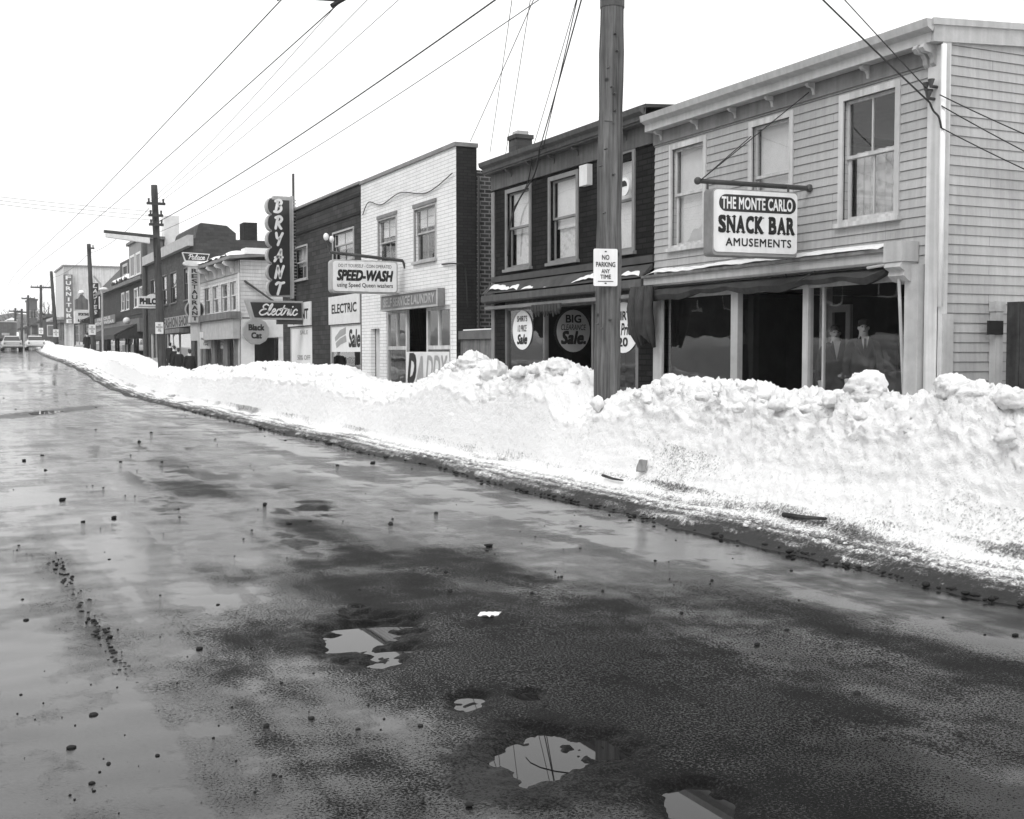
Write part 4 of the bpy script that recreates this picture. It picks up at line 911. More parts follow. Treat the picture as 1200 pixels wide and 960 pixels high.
# ================= far white furniture building ============================
fu = Bld('white_furniture_shop', 66.5, 76.5, X=12.7, depth=16, label='tall pale plastered building far down the street with a vertical sign', cat='building')
ZF = fu.z(76.5, 311)
shell(fu, M_STUCCO, ZF-.01, [(.5, fu.W-.5, .1, 3.2)]); MB().box(-.2, fu.W+.2, -.15, 16, ZF, ZF+.2).build('roof', M_MIDG, fu.root)
MB().box(.3, fu.W-.1, 1.5, 1.55, 0, 3.4).build('inner_wall', M_DARK, fu.root)
sf = MB(); sf.box(.5, fu.W-.5, .02, .1, .1, .8); sf.box(fu.W/2-.1, fu.W/2+.1, .02, .1, .8, 3.2); fr = sf.build('shopfront', M_DTRIM, fu.root); pane(fu, fr, .5, fu.W-.5, .8, 3.2, .06)
MB().box(0, fu.W+.1, -1.2, -.02, 3.3, 3.6).build('canopy', M_FARW, fu.root)
MB().box(fu.W-.3, fu.W+.06, -.05, .3, 0, ZF-.02).build('corner_pier', M_FARW, fu.root)
YF = fu.YR-.6
t, p = flat_sign('vertical_sign', YF, 86, 380, 'tall dark vertical sign reading FURNITURE on the far pale building')
k = onY(87, 380, YF).x-p.x; H = onY(86, 322, YF).z-p.z
m = MB(); m.box(-10.5*k, 0, 0, .4, 0, H); m.build('cabinet', M_DTRIM, t)
q = MB()
for i, c in enumerate('FURNITURE'): text_mb(c, (1.2 if c == 'I' else 5.5)*k, 4.4*k, -5*k, H-(i+.55)*H/9.1, -.002, .03, 0, .004, mb=q)
q.build('lettering', M_OFFW, t)
# lower shops between furniture and mansard
lo = Bld('marquee_shop', 87, 117, X=12.6, depth=9, label='low dark shopfront row with a white marquee board under the pale wall', cat='building')
shell(lo, M_RBRICK, 3.7, [(.6, lo.W*.4, .1, 3), (lo.W*.48, lo.W-.5, .1, 3)]); MB().box(-.05, lo.W, -.1, 9, 3.7, 3.85).build('roof', M_ROOF, lo.root)
MB().box(.1, lo.W-.1, 1.5, 1.55, 0, 3.2).build('inner_wall', M_DARK, lo.root)
for (a, b_) in ((.6, lo.W*.4), (lo.W*.48, lo.W-.5)):
    sf = MB(); sf.box(a, b_, .02, .1, .1, .7); sf.box((a+b_)/2-.15, (a+b_)/2+.15, .02, .1, .7, 3); fr = sf.build('shopfront', M_TRIM2, lo.root); pane(lo, fr, a, b_, .7, 3, .06)
awning(lo, 108, 116.5, 3.5, 1.5, .7, M_CANVAS)
YL_ = lo.YR+2
t, p = flat_sign('marquee', YL_, 105, 379, 'white marquee board with dark lines of letters below a small dark gabled sign')
k = onY(106, 379, YL_).x-p.x
m = MB(); m.box(-17*k, 0, 0, 1.2, 0, 15*k); m.build('board', M_OFFW, t)
q = MB(); m2 = text_mb('SPORTING', 12*k, 3*k, -7*k, 11*k, -.002, .06, 0, .004); text_mb('& HOME', 11*k, 3*k, -8*k, 3.5*k, -.002, .06, 0, .004, mb=m2); m2.build('lettering', M_BLACK, t)
m = MB(); m.prism([(-16*k, 17*k), (-1*k, 17*k), (-1*k, 29*k), (-4*k, 31*k), (-7*k, 35*k), (-10*k, 35*k), (-12*k, 31*k), (-16*k, 29*k)], 'y', .2, .8); m.build('upper_sign', M_DTRIM, t)
m = MB(); m.ell((-8.5*k, .5, 38*k), (3.5*k, .4, 3*k)); m.build('snow_cap', M_SNOWC, t, smooth=True)
t, p = flat_sign('vertical_sign', lo.YR-1, 116, 372, 'dark vertical sign with pale letters half hidden by the third pole')
k = onY(117, 372, lo.YR-1).x-p.x; m = MB(); m.box(-9*k, 0, 0, .4, 0, 42*k); m.build('cabinet', M_SIGND, t)
q = MB()
for i, c in enumerate('LADIES'): text_mb(c, (1.2 if c == 'I' else 5)*k, 4.6*k, -4.5*k, (38.5-i*6.5)*k, -.002, .03, .2, .004, mb=q)
q.build('lettering', M_OFFW, t)

# ================= ground, road, sidewalk ==================================
def sheet(name, xs, ys, fz, mat, kind='structure', fx=None, smooth=True, attr=None):
    nx, ny = len(xs), len(ys); vs = []
    for y in ys:
        s = shift(y)
        for x in xs: vs.append((x+s if fx is None else fx(x, y), y, fz(x, y)))
    fs = [(j*nx+i, j*nx+i+1, (j+1)*nx+i+1, (j+1)*nx+i) for j in range(ny-1) for i in range(nx-1)]
    me = bpy.data.meshes.new(name); me.from_pydata(vs, [], fs); me.materials.append(mat)
    if smooth: me.polygons.foreach_set('use_smooth', [True]*len(fs))
    o = bpy.data.objects.new(name, me); col.objects.link(o); tag(o, kind=kind); return o
def cat_(*segs):
    out = []
    for a, b, st in segs: out += list(np.arange(a, b-1e-6, st))
    return out+[segs[-1][1]]
sheet('ground', cat_((-420, -60, 60), (-60, 60, 20), (60, 420, 60)), cat_((-120, 0, 30), (0, 140, 10), (140, 620, 40), (620, 920, 100)), lambda x, y: gz(y)-.1, M_SNOWC, fx=lambda x, y: x)
# pot holes: (pixel centre -> ground), radii along/across, depth
holes = []
def hole(px0, px1, py0, py1, dep, ph):
    a, b_ = onZ(px0, (py0+py1)/2), onZ(px1, (py0+py1)/2); c = (a+b_)/2
    n_, f_ = onZ((px0+px1)/2, py1), onZ((px0+px1)/2, py0)
    ax = (b_-a)/2; ay = (f_-n_)/2
    holes.append((c.x, c.y, ax.length, ay.length, math.atan2(ax.y, ax.x), dep, ph)); return c, ax.length, ay.length
H1 = hole(356, 492, 712, 768, .055, 1); H1b = hole(420, 480, 757, 782, .03, 2)
hole(525, 580, 808, 836, .028, 3); hole(600, 640, 806, 822, .028, 9)
hole(560, 690, 848, 915, .04, 4); hole(665, 745, 856, 888, .034, 5); hole(760, 880, 905, 975, .04, 6); hole(540, 760, 838, 935, .012, 7)
hole(30, 80, 476, 490, .02, 8)
def rz_(x, y):
    z = gz(y)
    if -1 < x < 6.6 and y < 60:
        v = Vector((x, y, 0))
        z += .008*mn.noise(v*.9)+.005*mn.noise(Vector((x*1.8, y*.5, 3)))
        if y < 14: z += .0022*mn.noise(v*4.1)
        for (cx, cy, a, b_, th, dep, ph) in holes:
            dx, dy = x-cx, y-cy
            if abs(dx) > 2.2*a+.5 or abs(dy) > 2.2*max(a, b_): continue
            u = (dx*math.cos(th)+dy*math.sin(th))/a; w = (-dx*math.sin(th)+dy*math.cos(th))/b_
            r = math.hypot(u, w)+.5*mn.noise(Vector((x*4.2, y*4.2, ph)))+.22*mn.noise(Vector((x*11, y*11, ph)))+.1*mn.noise(Vector((x*25, y*25, ph)))
            if r < 1.25:
                t = min(1, max(0, (1.15-r)/.75)); z -= dep*t*t*(3-2*t); z += t*(.010*mn.noise(v*9)+.009*mn.noise(v*19)+.006*mn.noise(v*38))
    return z
def pit(x, y):
    q = 0
    for (cx, cy, a, b_, th, dep, ph) in holes:
        dx, dy = x-cx, y-cy
        if abs(dx) > 2.6*a+.5 or abs(dy) > 2.6*max(a, b_)+.3: continue
        u = (dx*math.cos(th)+dy*math.sin(th))/a; w = (-dx*math.sin(th)+dy*math.cos(th))/b_
        r = math.hypot(u, w)+.3*mn.noise(Vector((x*4.5, y*4.5, ph)))+.2*mn.noise(Vector((x*13, y*13, ph)))
        q = max(q, min(1, max(0, (1.35-r)/.3)))
    return q
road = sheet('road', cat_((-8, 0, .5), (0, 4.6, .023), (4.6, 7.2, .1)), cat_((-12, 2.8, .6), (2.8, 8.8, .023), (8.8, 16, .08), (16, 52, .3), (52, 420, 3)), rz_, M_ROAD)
WORN_REFLECT = [(2.75, 5.6, 1.25, 4.2, .9), (3.5, 8.2, .5, 1.2, 1.0), (3.0, 10.4, .3, 1.1, .8), (2.95, 18.0, .3, 1.2, .5), (2.6, 14.5, .5, 1.2, .5), (4.4, 4.2, .9, 2.4, .7), (2.2, 27, .4, 3, .4)]  # worn rough asphalt; small farther patches paint dark reflections into the road
def worn_reflect(x, y):
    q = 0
    for (cx, cy, a, b_, k) in WORN_REFLECT:
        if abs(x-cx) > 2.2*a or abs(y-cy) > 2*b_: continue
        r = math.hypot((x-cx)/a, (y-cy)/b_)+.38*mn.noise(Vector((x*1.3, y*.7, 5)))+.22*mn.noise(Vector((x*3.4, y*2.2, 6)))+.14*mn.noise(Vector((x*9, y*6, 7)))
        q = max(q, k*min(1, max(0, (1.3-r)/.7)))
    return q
wa_ = road.data.attributes.new('worn_reflect', 'FLOAT', 'POINT'); wa_.data.foreach_set('value', [worn_reflect(v.co.x, v.co.y) if 0 < v.co.y < 40 else 0 for v in road.data.vertices])
pa_ = road.data.attributes.new('pit', 'FLOAT', 'POINT'); pa_.data.foreach_set('value', [pit(v.co.x, v.co.y) if v.co.y < 40 else 0 for v in road.data.vertices])
def puddle(px, py, w, h, dz, rot=0):
    c = onZ(px, py); m = MB(); n = 24
    m.add([(c.x+w*math.cos(2*math.pi*k/n), c.y+h*math.sin(2*math.pi*k/n), dz) for k in range(n)], [tuple(range(n))])
    o = m.build('puddle', M_WATER); tag(o, kind='structure')
puddle(415, 747, .62, .36, -.037); puddle(452, 770, .3, .2, -.026); puddle(552, 822, .28, .22, -.025); puddle(622, 814, .2, .16, -.022)
puddle(632, 880, .52, .42, -.033); puddle(706, 871, .33, .26, -.03); puddle(815, 940, .5, .45, -.032); puddle(55, 483, 1.1, 1.0, -.012)
sheet('sidewalk', [8.6, 9.2, 10, 10.8, 11.38], cat_((-4, 150, 2)), lambda x, y: gz(y)+.14, M_MIDG)

# ================= snow bank ===============================================
crest_px = [(1240, 500), (1195, 482), (1180, 462), (1150, 455), (1135, 458), (1112, 452), (1095, 464), (1075, 466), (1040, 464), (1012, 455), (985, 463), (960, 461), (930, 459), (900, 455), (880, 452), (860, 450), (835, 448), (800, 446), (785, 444), (765, 456), (745, 457), (733, 462), (722, 470), (705, 472), (694, 460), (684, 438), (668, 432), (655, 424), (640, 425), (622, 432), (605, 440), (590, 440), (575, 430), (556, 418), (540, 424), (520, 437), (497, 449), (485, 453), (470, 453), (450, 448), (432, 446), (412, 436), (396, 429), (375, 430), (350, 428), (325, 425), (300, 425), (285, 430), (262, 432), (250, 428), (238, 430), (226, 439), (206, 431), (187, 430), (170, 421), (152, 414), (116, 414), (92, 408), (68, 405), (49, 399), (42, 395)]
CY, CZs = [], []
for px, py in crest_px:
    Y = 30
    for _ in range(30): X = 7.5+shift(Y); p = onX(px, py, X); Y = min(p.y, 220)
    CY.append(Y); CZs.append(p.z-gz(Y))
o_ = np.argsort(CY); CY = np.array(CY)[o_]; CZs = np.clip(np.array(CZs)[o_], .55, 2.0)
def bank(name, ys, nt, mirror=False, seed=0, Hf=None):
    vs = []; dirt = []
    for y in ys:
        H = float(np.interp(y, CY, CZs)) if Hf is None else Hf(y)
        s = shift(y); base = gz(y)
        xe = 6.12+.16*mn.noise(Vector((seed, y*.35, 0)))+.06*mn.noise(Vector((seed, y*2.3, 4)))
        if y < 9: xe += .0
        ft = 6.72+.12*mn.noise(Vector((seed+3, y*.3, 1)))
        soft = min(1, max(0, (13.5-y)/3)) # the near stretch is tumbled rather than cut by the plough
        cx = 7.5+.14*mn.noise(Vector((seed+9, y*.8, 2)))
        P = [(xe-.5, -.04), (xe-.04, -.015), (xe+.03, .05), (xe+.12, .085), (xe+.35, .1), (ft-.08, .13), (ft+.03, .17+.05*soft), (ft+.12+.16*soft, .42*H), (ft+.24+.2*soft, .72*H), (cx-.3+.1*soft, .9*H), (cx, H), (cx+.3, .96*H), (cx+.7, .7*H), (cx+1.1, .32*H), (cx+1.5, .2), (cx+1.9, .1)]
        pa = np.array(P); L = np.concatenate([[0], np.cumsum(np.hypot(*np.diff(pa, axis=0).T))]); L /= L[-1]
        # spend the points where they are seen
        tt = np.linspace(0, 1, nt)**1.0
        tt = np.interp(tt, [0, .08, .8, 1], [0, .12, .74, 1])
        xs = np.interp(tt, L, pa[:, 0]); zs = np.interp(tt, L, pa[:, 1])
        k = np.ones(5)/5
        xs = np.concatenate([xs[:2], np.convolve(xs, k, 'valid'), xs[-2:]]); zs = np.concatenate([zs[:2], np.convolve(zs, k, 'valid'), zs[-2:]])
        dx = np.gradient(xs); dz = np.gradient(zs); ln = np.hypot(dx, dz)+1e-6; nx, nz = -dz/ln, dx/ln
        for i in range(nt):
            x, z = xs[i], zs[i]; v = Vector((x, y, z+seed)); hr = z/H
            if x < ft: amp = .4*min(1, max(0, (x-xe+.05)/.2))
            else: amp = .4+ .6*max(0, (hr-.45)/.55) + .25*soft
            if x > cx: amp = 1.0
            b1 = abs(mn.noise(v*2.1)); b2 = abs(mn.noise(v*4.7+Vector((7, 0, 0)))); b3 = abs(mn.noise(v*11+Vector((0, 5, 0)))); b4 = mn.noise(v*29); b5 = mn.noise(v*57)
            b6 = abs(mn.noise(v*17+Vector((3, 3, 0)))); d = .1*(.28-b1)+.085*(.28-b2)+.085*(.28-b3)+.065*(.28-b6)+.034*b4+.022*b5
            rg_ = math.sin(x*34+4*mn.noise(Vector((x*.5, y*.35, 3)))+2*mn.noise(Vector((x, y*1.4, 8))))
            if x < ft: d = .06*(.3-b3)+.04*(.3-b6)+.03*b4+.018*b5+.03*rg_*(.6+mn.noise(Vector((y*.6, x, 1))))
            # plough scrape: fine horizontal grooves on the cut face
            if ft < x < cx and hr < .7: d = d*(.3+.25*soft)+.006*mn.noise(Vector((0, y*.5, z*26)))
            d *= amp; sx = -1 if mirror else 1
            vs.append((sx*(x+nx[i]*d)+s, y, base+z+nz[i]*d))
            # dirt: ground-in grit along the road edge, cleaner up the face
            e = x-xe; q = 0
            e += .07*mn.noise(Vector((x*3, y*4.5, 2)))+.03*mn.noise(Vector((x*9, y*14, 2)))
            if e < .03: q = .95
            elif x < ft+.06: q = .75-.47*min(1, (e-.03)/.52)+.3*mn.noise(Vector((x*2.6, y*.6, 9)))-.13*rg_
            else: q = .1+.1*max(0, mn.noise(v*1.3))+.2*max(0, .3-hr)
            if soft > .3 and x < ft+.3: q += .3*max(0, mn.noise(Vector((x*1.5, y*.9, 30))))
            dirt.append(q)
    nx_ = nt; fs = [(j*nx_+i, j*nx_+i+1, (j+1)*nx_+i+1, (j+1)*nx_+i) for j in range(len(ys)-1) for i in range(nx_-1)]
    if mirror: fs = [f[::-1] for f in fs]
    me = bpy.data.meshes.new(name); me.from_pydata(vs, [], fs); me.materials.append(M_SNOW)
    a = me.attributes.new('dirt', 'FLOAT', 'POINT'); a.data.foreach_set('value', dirt)
    me.polygons.foreach_set('use_smooth', [True]*len(fs))
    o = bpy.data.objects.new(name, me); col.objects.link(o); tag(o, kind='structure'); return o
ysn = []; y = 2.0
while y < 175: ysn.append(y); y += .024+.0022*max(0, y-7)
bank('snow_bank', ysn, 165)
ysl = cat_((4, 90, .16)); bk = bank('snow_bank', ysl, 70, True, 40, lambda y: 2.2+.7*mn.noise(Vector((3, y*.25, 0)))); bk.location.x = -1.2
# loose blocks tumbled on the crest
ck = MB()
for k in range(380):
    y = random.uniform(5, 20)**1.0 if k < 260 else random.uniform(16, 46)
    H = float(np.interp(y, CY, CZs)); x = 7.45+random.gauss(0, .22); r = min(.075, abs(random.gauss(.024, .022))+.014)
    hz = gz(y)+H-.03-abs(x-7.45)*.25
    if abs(y-13.2) < .5 and r > .07: continue
    c0 = len(ck.v); ck.ell((x, y, hz), (r*random.uniform(.8, 1.4), r*random.uniform(.8, 1.4), r*random.uniform(.7, 1.1)), 14, 9)
    for i in range(c0, len(ck.v)):
        v = Vector(ck.v[i]); dv = (v-Vector((x, y, hz))); n_ = 1+.45*mn.noise(v*(1.1/r))+.35*(.3-abs(mn.noise(v*(2.2/r))))+.2*mn.noise(v*(4.5/r)); ck.v[i] = tuple(Vector((x, y, hz))+dv*n_)
for (px, py, r) in ((1012, 452, .2), (1118, 452, .16), (1145, 458, .15), (556, 424, .26), (578, 433, .22), (878, 450, .09), (786, 444, .12), (655, 428, .2), (1185, 463, .12), (536, 426, .16)):
    p = onX(px, py+4, 7.4); c0 = len(ck.v); ck.ell(p, (r*.85, r, r*.7), 40, 24)
    for i in range(c0, len(ck.v)):
        v = Vector(ck.v[i]); dv = v-p; n_ = 1+.35*mn.noise(v*5)+.5*(.25-abs(mn.noise(v*10)))+.3*(.25-abs(mn.noise(v*22)))+.1*mn.noise(v*45)+.06*mn.noise(v*90); ck.v[i] = tuple(p+dv*n_)
n_clean = len(ck.v)
# crumbs on the slush shelf
for k in range(900):
    y = 3+40*random.random()**1.8; x = 6.28+.6*random.random(); r = min(.03, abs(random.gauss(.009, .009))+.005); c = Vector((x, y, gz(y)+.09+r*.3)); c0 = len(ck.v)
    ck.ell(c, (r*1.3, r*1.1, r*.8), 8, 6)
    for i in range(c0, len(ck.v)): v = Vector(ck.v[i]); ck.v[i] = tuple(c+(v-c)*(1+.6*mn.noise(v*(1.3/r))))
co = tag(ck.build('snow_chunks', M_SNOW, None, smooth=True), kind='stuff')
ca = co.data.attributes.new('dirt', 'FLOAT', 'POINT'); ca.data.foreach_set('value', [.02 if i < n_clean else .34 for i in range(len(ck.v))])
# grit and clods on the wet road
gr = MB()
def clod(p, r):
    c0 = len(gr.v); gr.ell(p, (r*random.uniform(.8, 1.5), r*random.uniform(.8, 1.3), r*.6), 7, 5)
    for i in range(c0, len(gr.v)):
        v = Vector(gr.v[i]); dv = v-Vector(p); gr.v[i] = tuple(Vector(p)+dv*(1+.5*mn.noise(v*40)))
for k in range(430):
    px, py = random.uniform(0, 1200), 425+535*random.random()**.8
    p = onZ(px, py)
    if p.x > 6.15 or p.y > 48: continue
    dd_ = p.length; clod((p.x, p.y, rz_(p.x, p.y)+.002), min(.03, (.0004+abs(random.gauss(0, 1))**1.6*.0005)*dd_))
for k in range(130):
    t = random.random(); p = onZ(60+100*t+random.gauss(0, 4), 652+155*t+random.gauss(0, 5)); clod((p.x, p.y, .002), random.uniform(.004, .013))
for (px, py, r) in ((163, 518, .07), (437, 543, .07), (310, 592, .06), (573, 640, .05), (73, 586, .06), (134, 607, .05), (28, 540, .06), (97, 612, .04), (234, 761, .03), (84, 877, .03), (127, 896, .02), (550, 944, .03), (107, 919, .02), (887, 756, .03), (922, 739, .025), (1190, 745, .03), (768, 658, .03)):
    p = onZ(px, py); clod((p.x, p.y, r*.15), r*.5)
for k in range(700):   # dirt rim along the slush edge
    y = 3.2+34*random.random()**1.7; x = 6.1+.16*mn.noise(Vector((0, y*.35, 0)))+random.gauss(0, .05); clod((x, y, gz(y)+.02), abs(random.gauss(.008, .009))+.004)
tag(gr.build('road_grit', plain('road_dirt', .018, rough=.9, var=.3, bump=0), None, smooth=True), kind='stuff')
# litter
def scrap(p, w, h, tilt, mat, name, label, cat, rz=0):
    m = MB(); n = 6
    vs = []; 
    for j in range(n+1):
        for i in range(n+1): vs.append(((i/n-.5)*w, (j/n-.5)*h, .12*min(w, h)*math.sin(i*1.3+j*.8)))
    m.add(vs, [(j*(n+1)+i, j*(n+1)+i+1, (j+1)*(n+1)+i+1, (j+1)*(n+1)+i) for j in range(n) for i in range(n)])
    o = m.build(name, mat, None, smooth=True); o.location = p; o.rotation_euler = (tilt, 0, rz); tag(o, label, cat)
    so = o.modifiers.new('thickness', 'SOLIDIFY'); so.thickness = .004; return o
p = onZ(573, 722); scrap((p.x, p.y, .012), .12, .1, 0, M_PAPER, 'paper_scrap', 'crumpled white paper scrap on the wet road', 'paper', .5)
p = onZ(548, 690)
cs = scrap(onX(752, 546, 6.79), .11, .14, R(70), plain('cardboard', .22, var=.3), 'cardboard_scrap', 'grey cardboard scrap stuck in the face of the snow bank', 'cardboard', R(-62))
def stick(px0, py0, px1, py1, X, r, label):
    m = MB(); m.tube([onX(px0, py0, X), onX((px0+px1)/2, (py0+py1)/2+1, X-.01), onX(px1, py1, X)], [r, r*.9, r*.6], 6); tag(m.build('stick', M_PLANK), label, 'stick')
stick(918, 603, 968, 608, 6.62, .022, 'dark broken stick lying in the slush at the foot of the bank')
stick(706, 557, 730, 563, 6.66, .016, 'short thin stick in the slush below the near pole')

# ================= poles ====================================================
def pole(pxb, pyb, pxt, pyt, X, rb_, rt_, label, arms=(), top=None, mat=None, name='utility_pole'):
    b0 = onX(pxb, pyb, X); t0 = onY(pxt, pyt, b0.y); Yb = b0.y
    d = (t0-b0); gzv = gz(Yb)-.2
    foot = b0+d*((gzv-b0.z)/d.z)
    tp = t0 if top is None else b0+d*((top-b0.z)/d.z)
    t = empty(name, (foot.x, foot.y, gzv), 0, label=label, cat='utility pole', group='utility poles along the kerb')
    q = tp-Vector((foot.x, foot.y, gzv)); n = 28
    m = MB(); L_ = q.length
    pts = [q*(k/n) for k in range(n+1)]
    m.tube(pts, [rb_+(rt_-rb_)*k/n+.006*math.sin(k*1.7)*rb_/.15 for k in range(n+1)], 16)
    m.build('shaft', mat or M_POLE2, t, smooth=True)
    m2 = MB()
    for (z, wl, wr, s_) in arms:
        z = z if z > 0 else tp.z+z
        m2 = MB(); k = (z-gzv)/(tp.z-gzv); c = q*k
        pass
        m2.box(c.x-wl, c.x+wr, c.y-s_-.12-rb_*.6, c.y-.12-rb_*.6+s_*.0, c.z-s_, c.z+s_)
        o = m2.build('crossarm', M_POLE2, t)
        i2 = MB()
        for x in np.linspace(c.x-wl+.08, c.x+wr-.08, 4 if wl+wr > 1 else 2): i2.tube([(x, c.y-.16-rb_*.6, c.z+s_), (x, c.y-.16-rb_*.6, c.z+s_+.14)], [.035, .045], 6)
        i2.build('insulator', M_STEEL, o)
    return t, foot, tp
P1, f1, t1 = pole(711, 470, 717.5, 0, 7.6, .172, .14, 'thick weathered near timber pole rising out of the snow bank', arms=((8.6, 1.1, 1.1, .06), (8.0, .9, .9, .05)), top=9.6, mat=M_POLE)
m = MB(); p = onY(717.5, 5, f1.y); m.tube([p-Vector((f1.x, f1.y, f1.z if False else P1.location.z))+Vector((0,0,-.05)), p-Vector((f1.x, f1.y, P1.location.z))+Vector((0,0,.12))], .156, 16); m.build('band', M_STEEL, P1)
def bolts():
    m = MB()
    for (px, py) in ((716, 102), (720, 40), (722, 60), (712, 80), (719, 110), (703, 195), (718, 205), (707, 250), (709, 175), (714, 375), (704, 385), (699, 380), (720, 130)):
        p = onY(px, py, f1.y-.15)-P1.location; m.tube([p, p+Vector((0.0, -.05, 0))], .014, 6)
    p = onY(713.5, 142.5, f1.y-.155)-P1.location; m.box(p.x-.07, p.x+.07, p.y-.01, p.y, p.z-.008, p.z+.008)
    m.build('bolt', M_STEEL, P1)
bolts()
pl = plate(f1.y-.19, 709.7, 313.5, .31, .465, 'white NO PARKING ANY TIME plate nailed to the near pole', NP, rz=R(-14))
m = MB(); m.box(-.1, .1, -.004, -.001, -.178, -.17); m.box(-.012, .012, -.004, -.001, -.205, -.19); m.box(-.012, .012, -.004, -.001, .19, .205); m.build('arrow', M_BLACK, pl)
P2, f2, t2 = pole(190.3, 430, 180.6, 217, 7.5, .17, .12, 'second leaning pole with a long lamp arm near the overcoated people', arms=((7.35, .35, .35, .05), (6.9, .3, .25, .05), (6.55, .3, .25, .05)))
P3, f3, t3 = pole(109.7, 412, 104, 286, 8.4, .17, .12, 'third pole before the marquee board, leaning slightly', arms=((8.3, .1, .3, .05),))
P4, f4, t4 = pole(66.3, 403, 60, 318, 9.1, .2, .13, 'fourth pole in front of the white plastered building')
P5, f5, t5 = pole(48, 400, 48, 334, 9.9, .2, .14, 'slender far pole with one wide crossarm', arms=((gz(135)+7.4, 1.15, 1.05, .09),))
for (px, X, ty, lab) in ((33, 10.3, 346, 'distant pole beside the dark tall far block'), (25.5, 9.6, 362, 'faint distant pole right of the parked truck'), (18, 9.2, 361, 'faintest distant pole above the truck roof')):
    pole(px, 392, px, ty, X, .2, .14, lab, arms=((-.5, .9, .9, .1),))
plate(f2.y-.2, 186.8, 384.5, .3, .45, 'small parking plate on the second pole', NP)
plate(f3.y-.2, 108, 386.5, .42, .65, 'small white plate on the third pole', NP)
plate(f4.y-.25, 65.5, 390.5, .5, .7, 'tiny white plate on the fourth pole', NP)
plate(f5.y-.25, 48, 388, .5, .75, 'tiny white plate on the far pole with the wide crossarm', NP)
# street lamps
sl_ = empty('street_lamp', onY(183, 279, f2.y-.2), 0, label='long horizontal tube street lamp reaching over the road from the second pole', cat='street lamp')
k = (onY(184, 279, f2.y-.2).x-onY(183, 279, f2.y-.2).x)
m = MB(); m.prism([(0, .1), (-60*k, .22), (-60*k, .12), (0, 0)], 'y', -.1, .1); m.build('arm', M_STEEL, sl_)
m = MB(); m.prism([(-8*k, -.01), (-58*k, .09), (-58*k, -.04), (-8*k, -.22)], 'y', -.13, .13); m.build('diffuser', M_WHITE, sl_)
lp = onX(119.5, 345, 9.3); s2_ = empty('street_lamp', (lp.x, lp.y, gz(lp.y)), 0, label='thin pale lamp post with small curved white head by the third pole', cat='street lamp')
hz_ = lp.z-gz(lp.y); m = MB(); m.tube([(0, 0, 0), (0, 0, hz_), (-.1, 0, hz_+.7), (-.5, 0, hz_+1.2)], .07, 6); m.build('post', M_GALV, s2_); m = MB(); m.ell((.1, 0, hz_+.35), (.3, .16, .12)); m.build('head', M_WHITE, s2_, smooth=True)

# ================= wires ====================================================
def V(p, *d): return Vector(p)+Vector(d)
def trolley(x, lab):
    pts = [(x+.8*np.mean([shift(y+k) for k in (-15, 0, 15)]), y, 5.8+.8*float(np.mean([gz(y+k) for k in (-18, -9, 0, 9, 18)]))) for y in cat_((-4, 104, 3))]
    wire(pts, .0075, lab, name='trolley_wire', group='trolley wires above the road')
trolley(3.66, 'trolley wire above the road, farther from the buildings'); trolley(4.32, 'trolley wire above the road, nearer the buildings')
hg = empty('wire_hanger', (0, 14.0, 5.8), 0, label='trolley wire hanger with two clamps at the top edge of the view', cat='wire hanger')
a = onY(336, 1, 14.0)-hg.location; b_ = onY(400, 6, 14.0)-hg.location; c = onY(432, -4, 14.0)-hg.location
m = MB(); m.tube([(3.62, 0, a.z+.05), (4.32, 0, b_.z+.06)], .025, 6); m.tube([(4.32, 0, b_.z+.06), c], .014, 6); m.build('spacer_bar', M_STEEL, hg)
for x in (3.66, 4.32): m = MB(); m.tube([(x-.1, 0, -.05), (x+.12, .02, .1)], .03, 6); m.build('clamp', M_BLACK, hg)
wire([V(hg.location, c.x, 0, c.z), V(f1, .1, 0, 6.9)], .01, 'span wire from the hanger to the near pole')
g1 = 'wires between the near and second poles'
for (z1, z2, dx, px0, py0, lab) in ((8.75, 7.35, -.9, 496, 0, 'lowest'), (8.75, 7.35, -.35, 512, 0, 'middle'), (8.75, 7.35, .3, 532, 0, 'highest')):
    A = V(t2, dx*.3, 0, z2-t2.z); B = V(f1, dx, -.2, z1-f1.z); wire([A, B], .0065, f'thin power wire between first and second poles, {lab} of the three parallel ones', group=g1, sag=.25, n=24)
wire([V(f2, -.35, -.1, 6.55-f2.z), V(f1, 0, -.18, 7.05-f1.z)], .013, 'thick dark cable between first and second poles', group=g1, sag=.22, n=24)
wire([V(f1, 0, -.18, 7.05-f1.z), V(f1, .4, -20, 7.0-f1.z)], .022, 'thick cable continuing past the near pole above the camera', sag=.1)
for k, (py, lab) in enumerate(((248, 'top'), (253, 'middle'), (258, 'bottom'))):
    A = onY(178, py, f2.y); B = Vector((-12, f2.y-6-k, A.z+1.2)); wire([A, B], .007, f'{lab} one of three faint wires crossing the sky left of the second pole', sag=.35)
wire([V(t2, -.2, 0, -.9), V(t3, 0, 0, -.6)], .01, 'wire linking the second and third pole tops', sag=.3); wire([V(t3, 0, 0, -.6), V(t4, 0, 0, -.6)], .012, 'wire linking the third and fourth pole tops', sag=.3); wire([V(t4, 0, 0, -.6), V(t5, 0, 0, -.6)], .012, 'wire linking the fourth pole and the far crossarm pole', sag=.2)
top1 = V(f1, .2, 0, 8.6-f1.z)
wire([top1, onX(551, 166, sw.X+.2)], .008, 'service wire from the near pole to the white brick parapet', sag=.05)
wire([V(top1, .2, 0, .1), onX(625, 172, dk.X-.25)], .007, 'service wire from the near pole to the dark shop eave beside the chimney', sag=.05)
wire([V(f1, .1, 0, 7.6-f1.z), onX(632, 176, dk.X-.25)], .012, 'thick bundled service cable from the near pole to the dark shop eave', sag=.05)
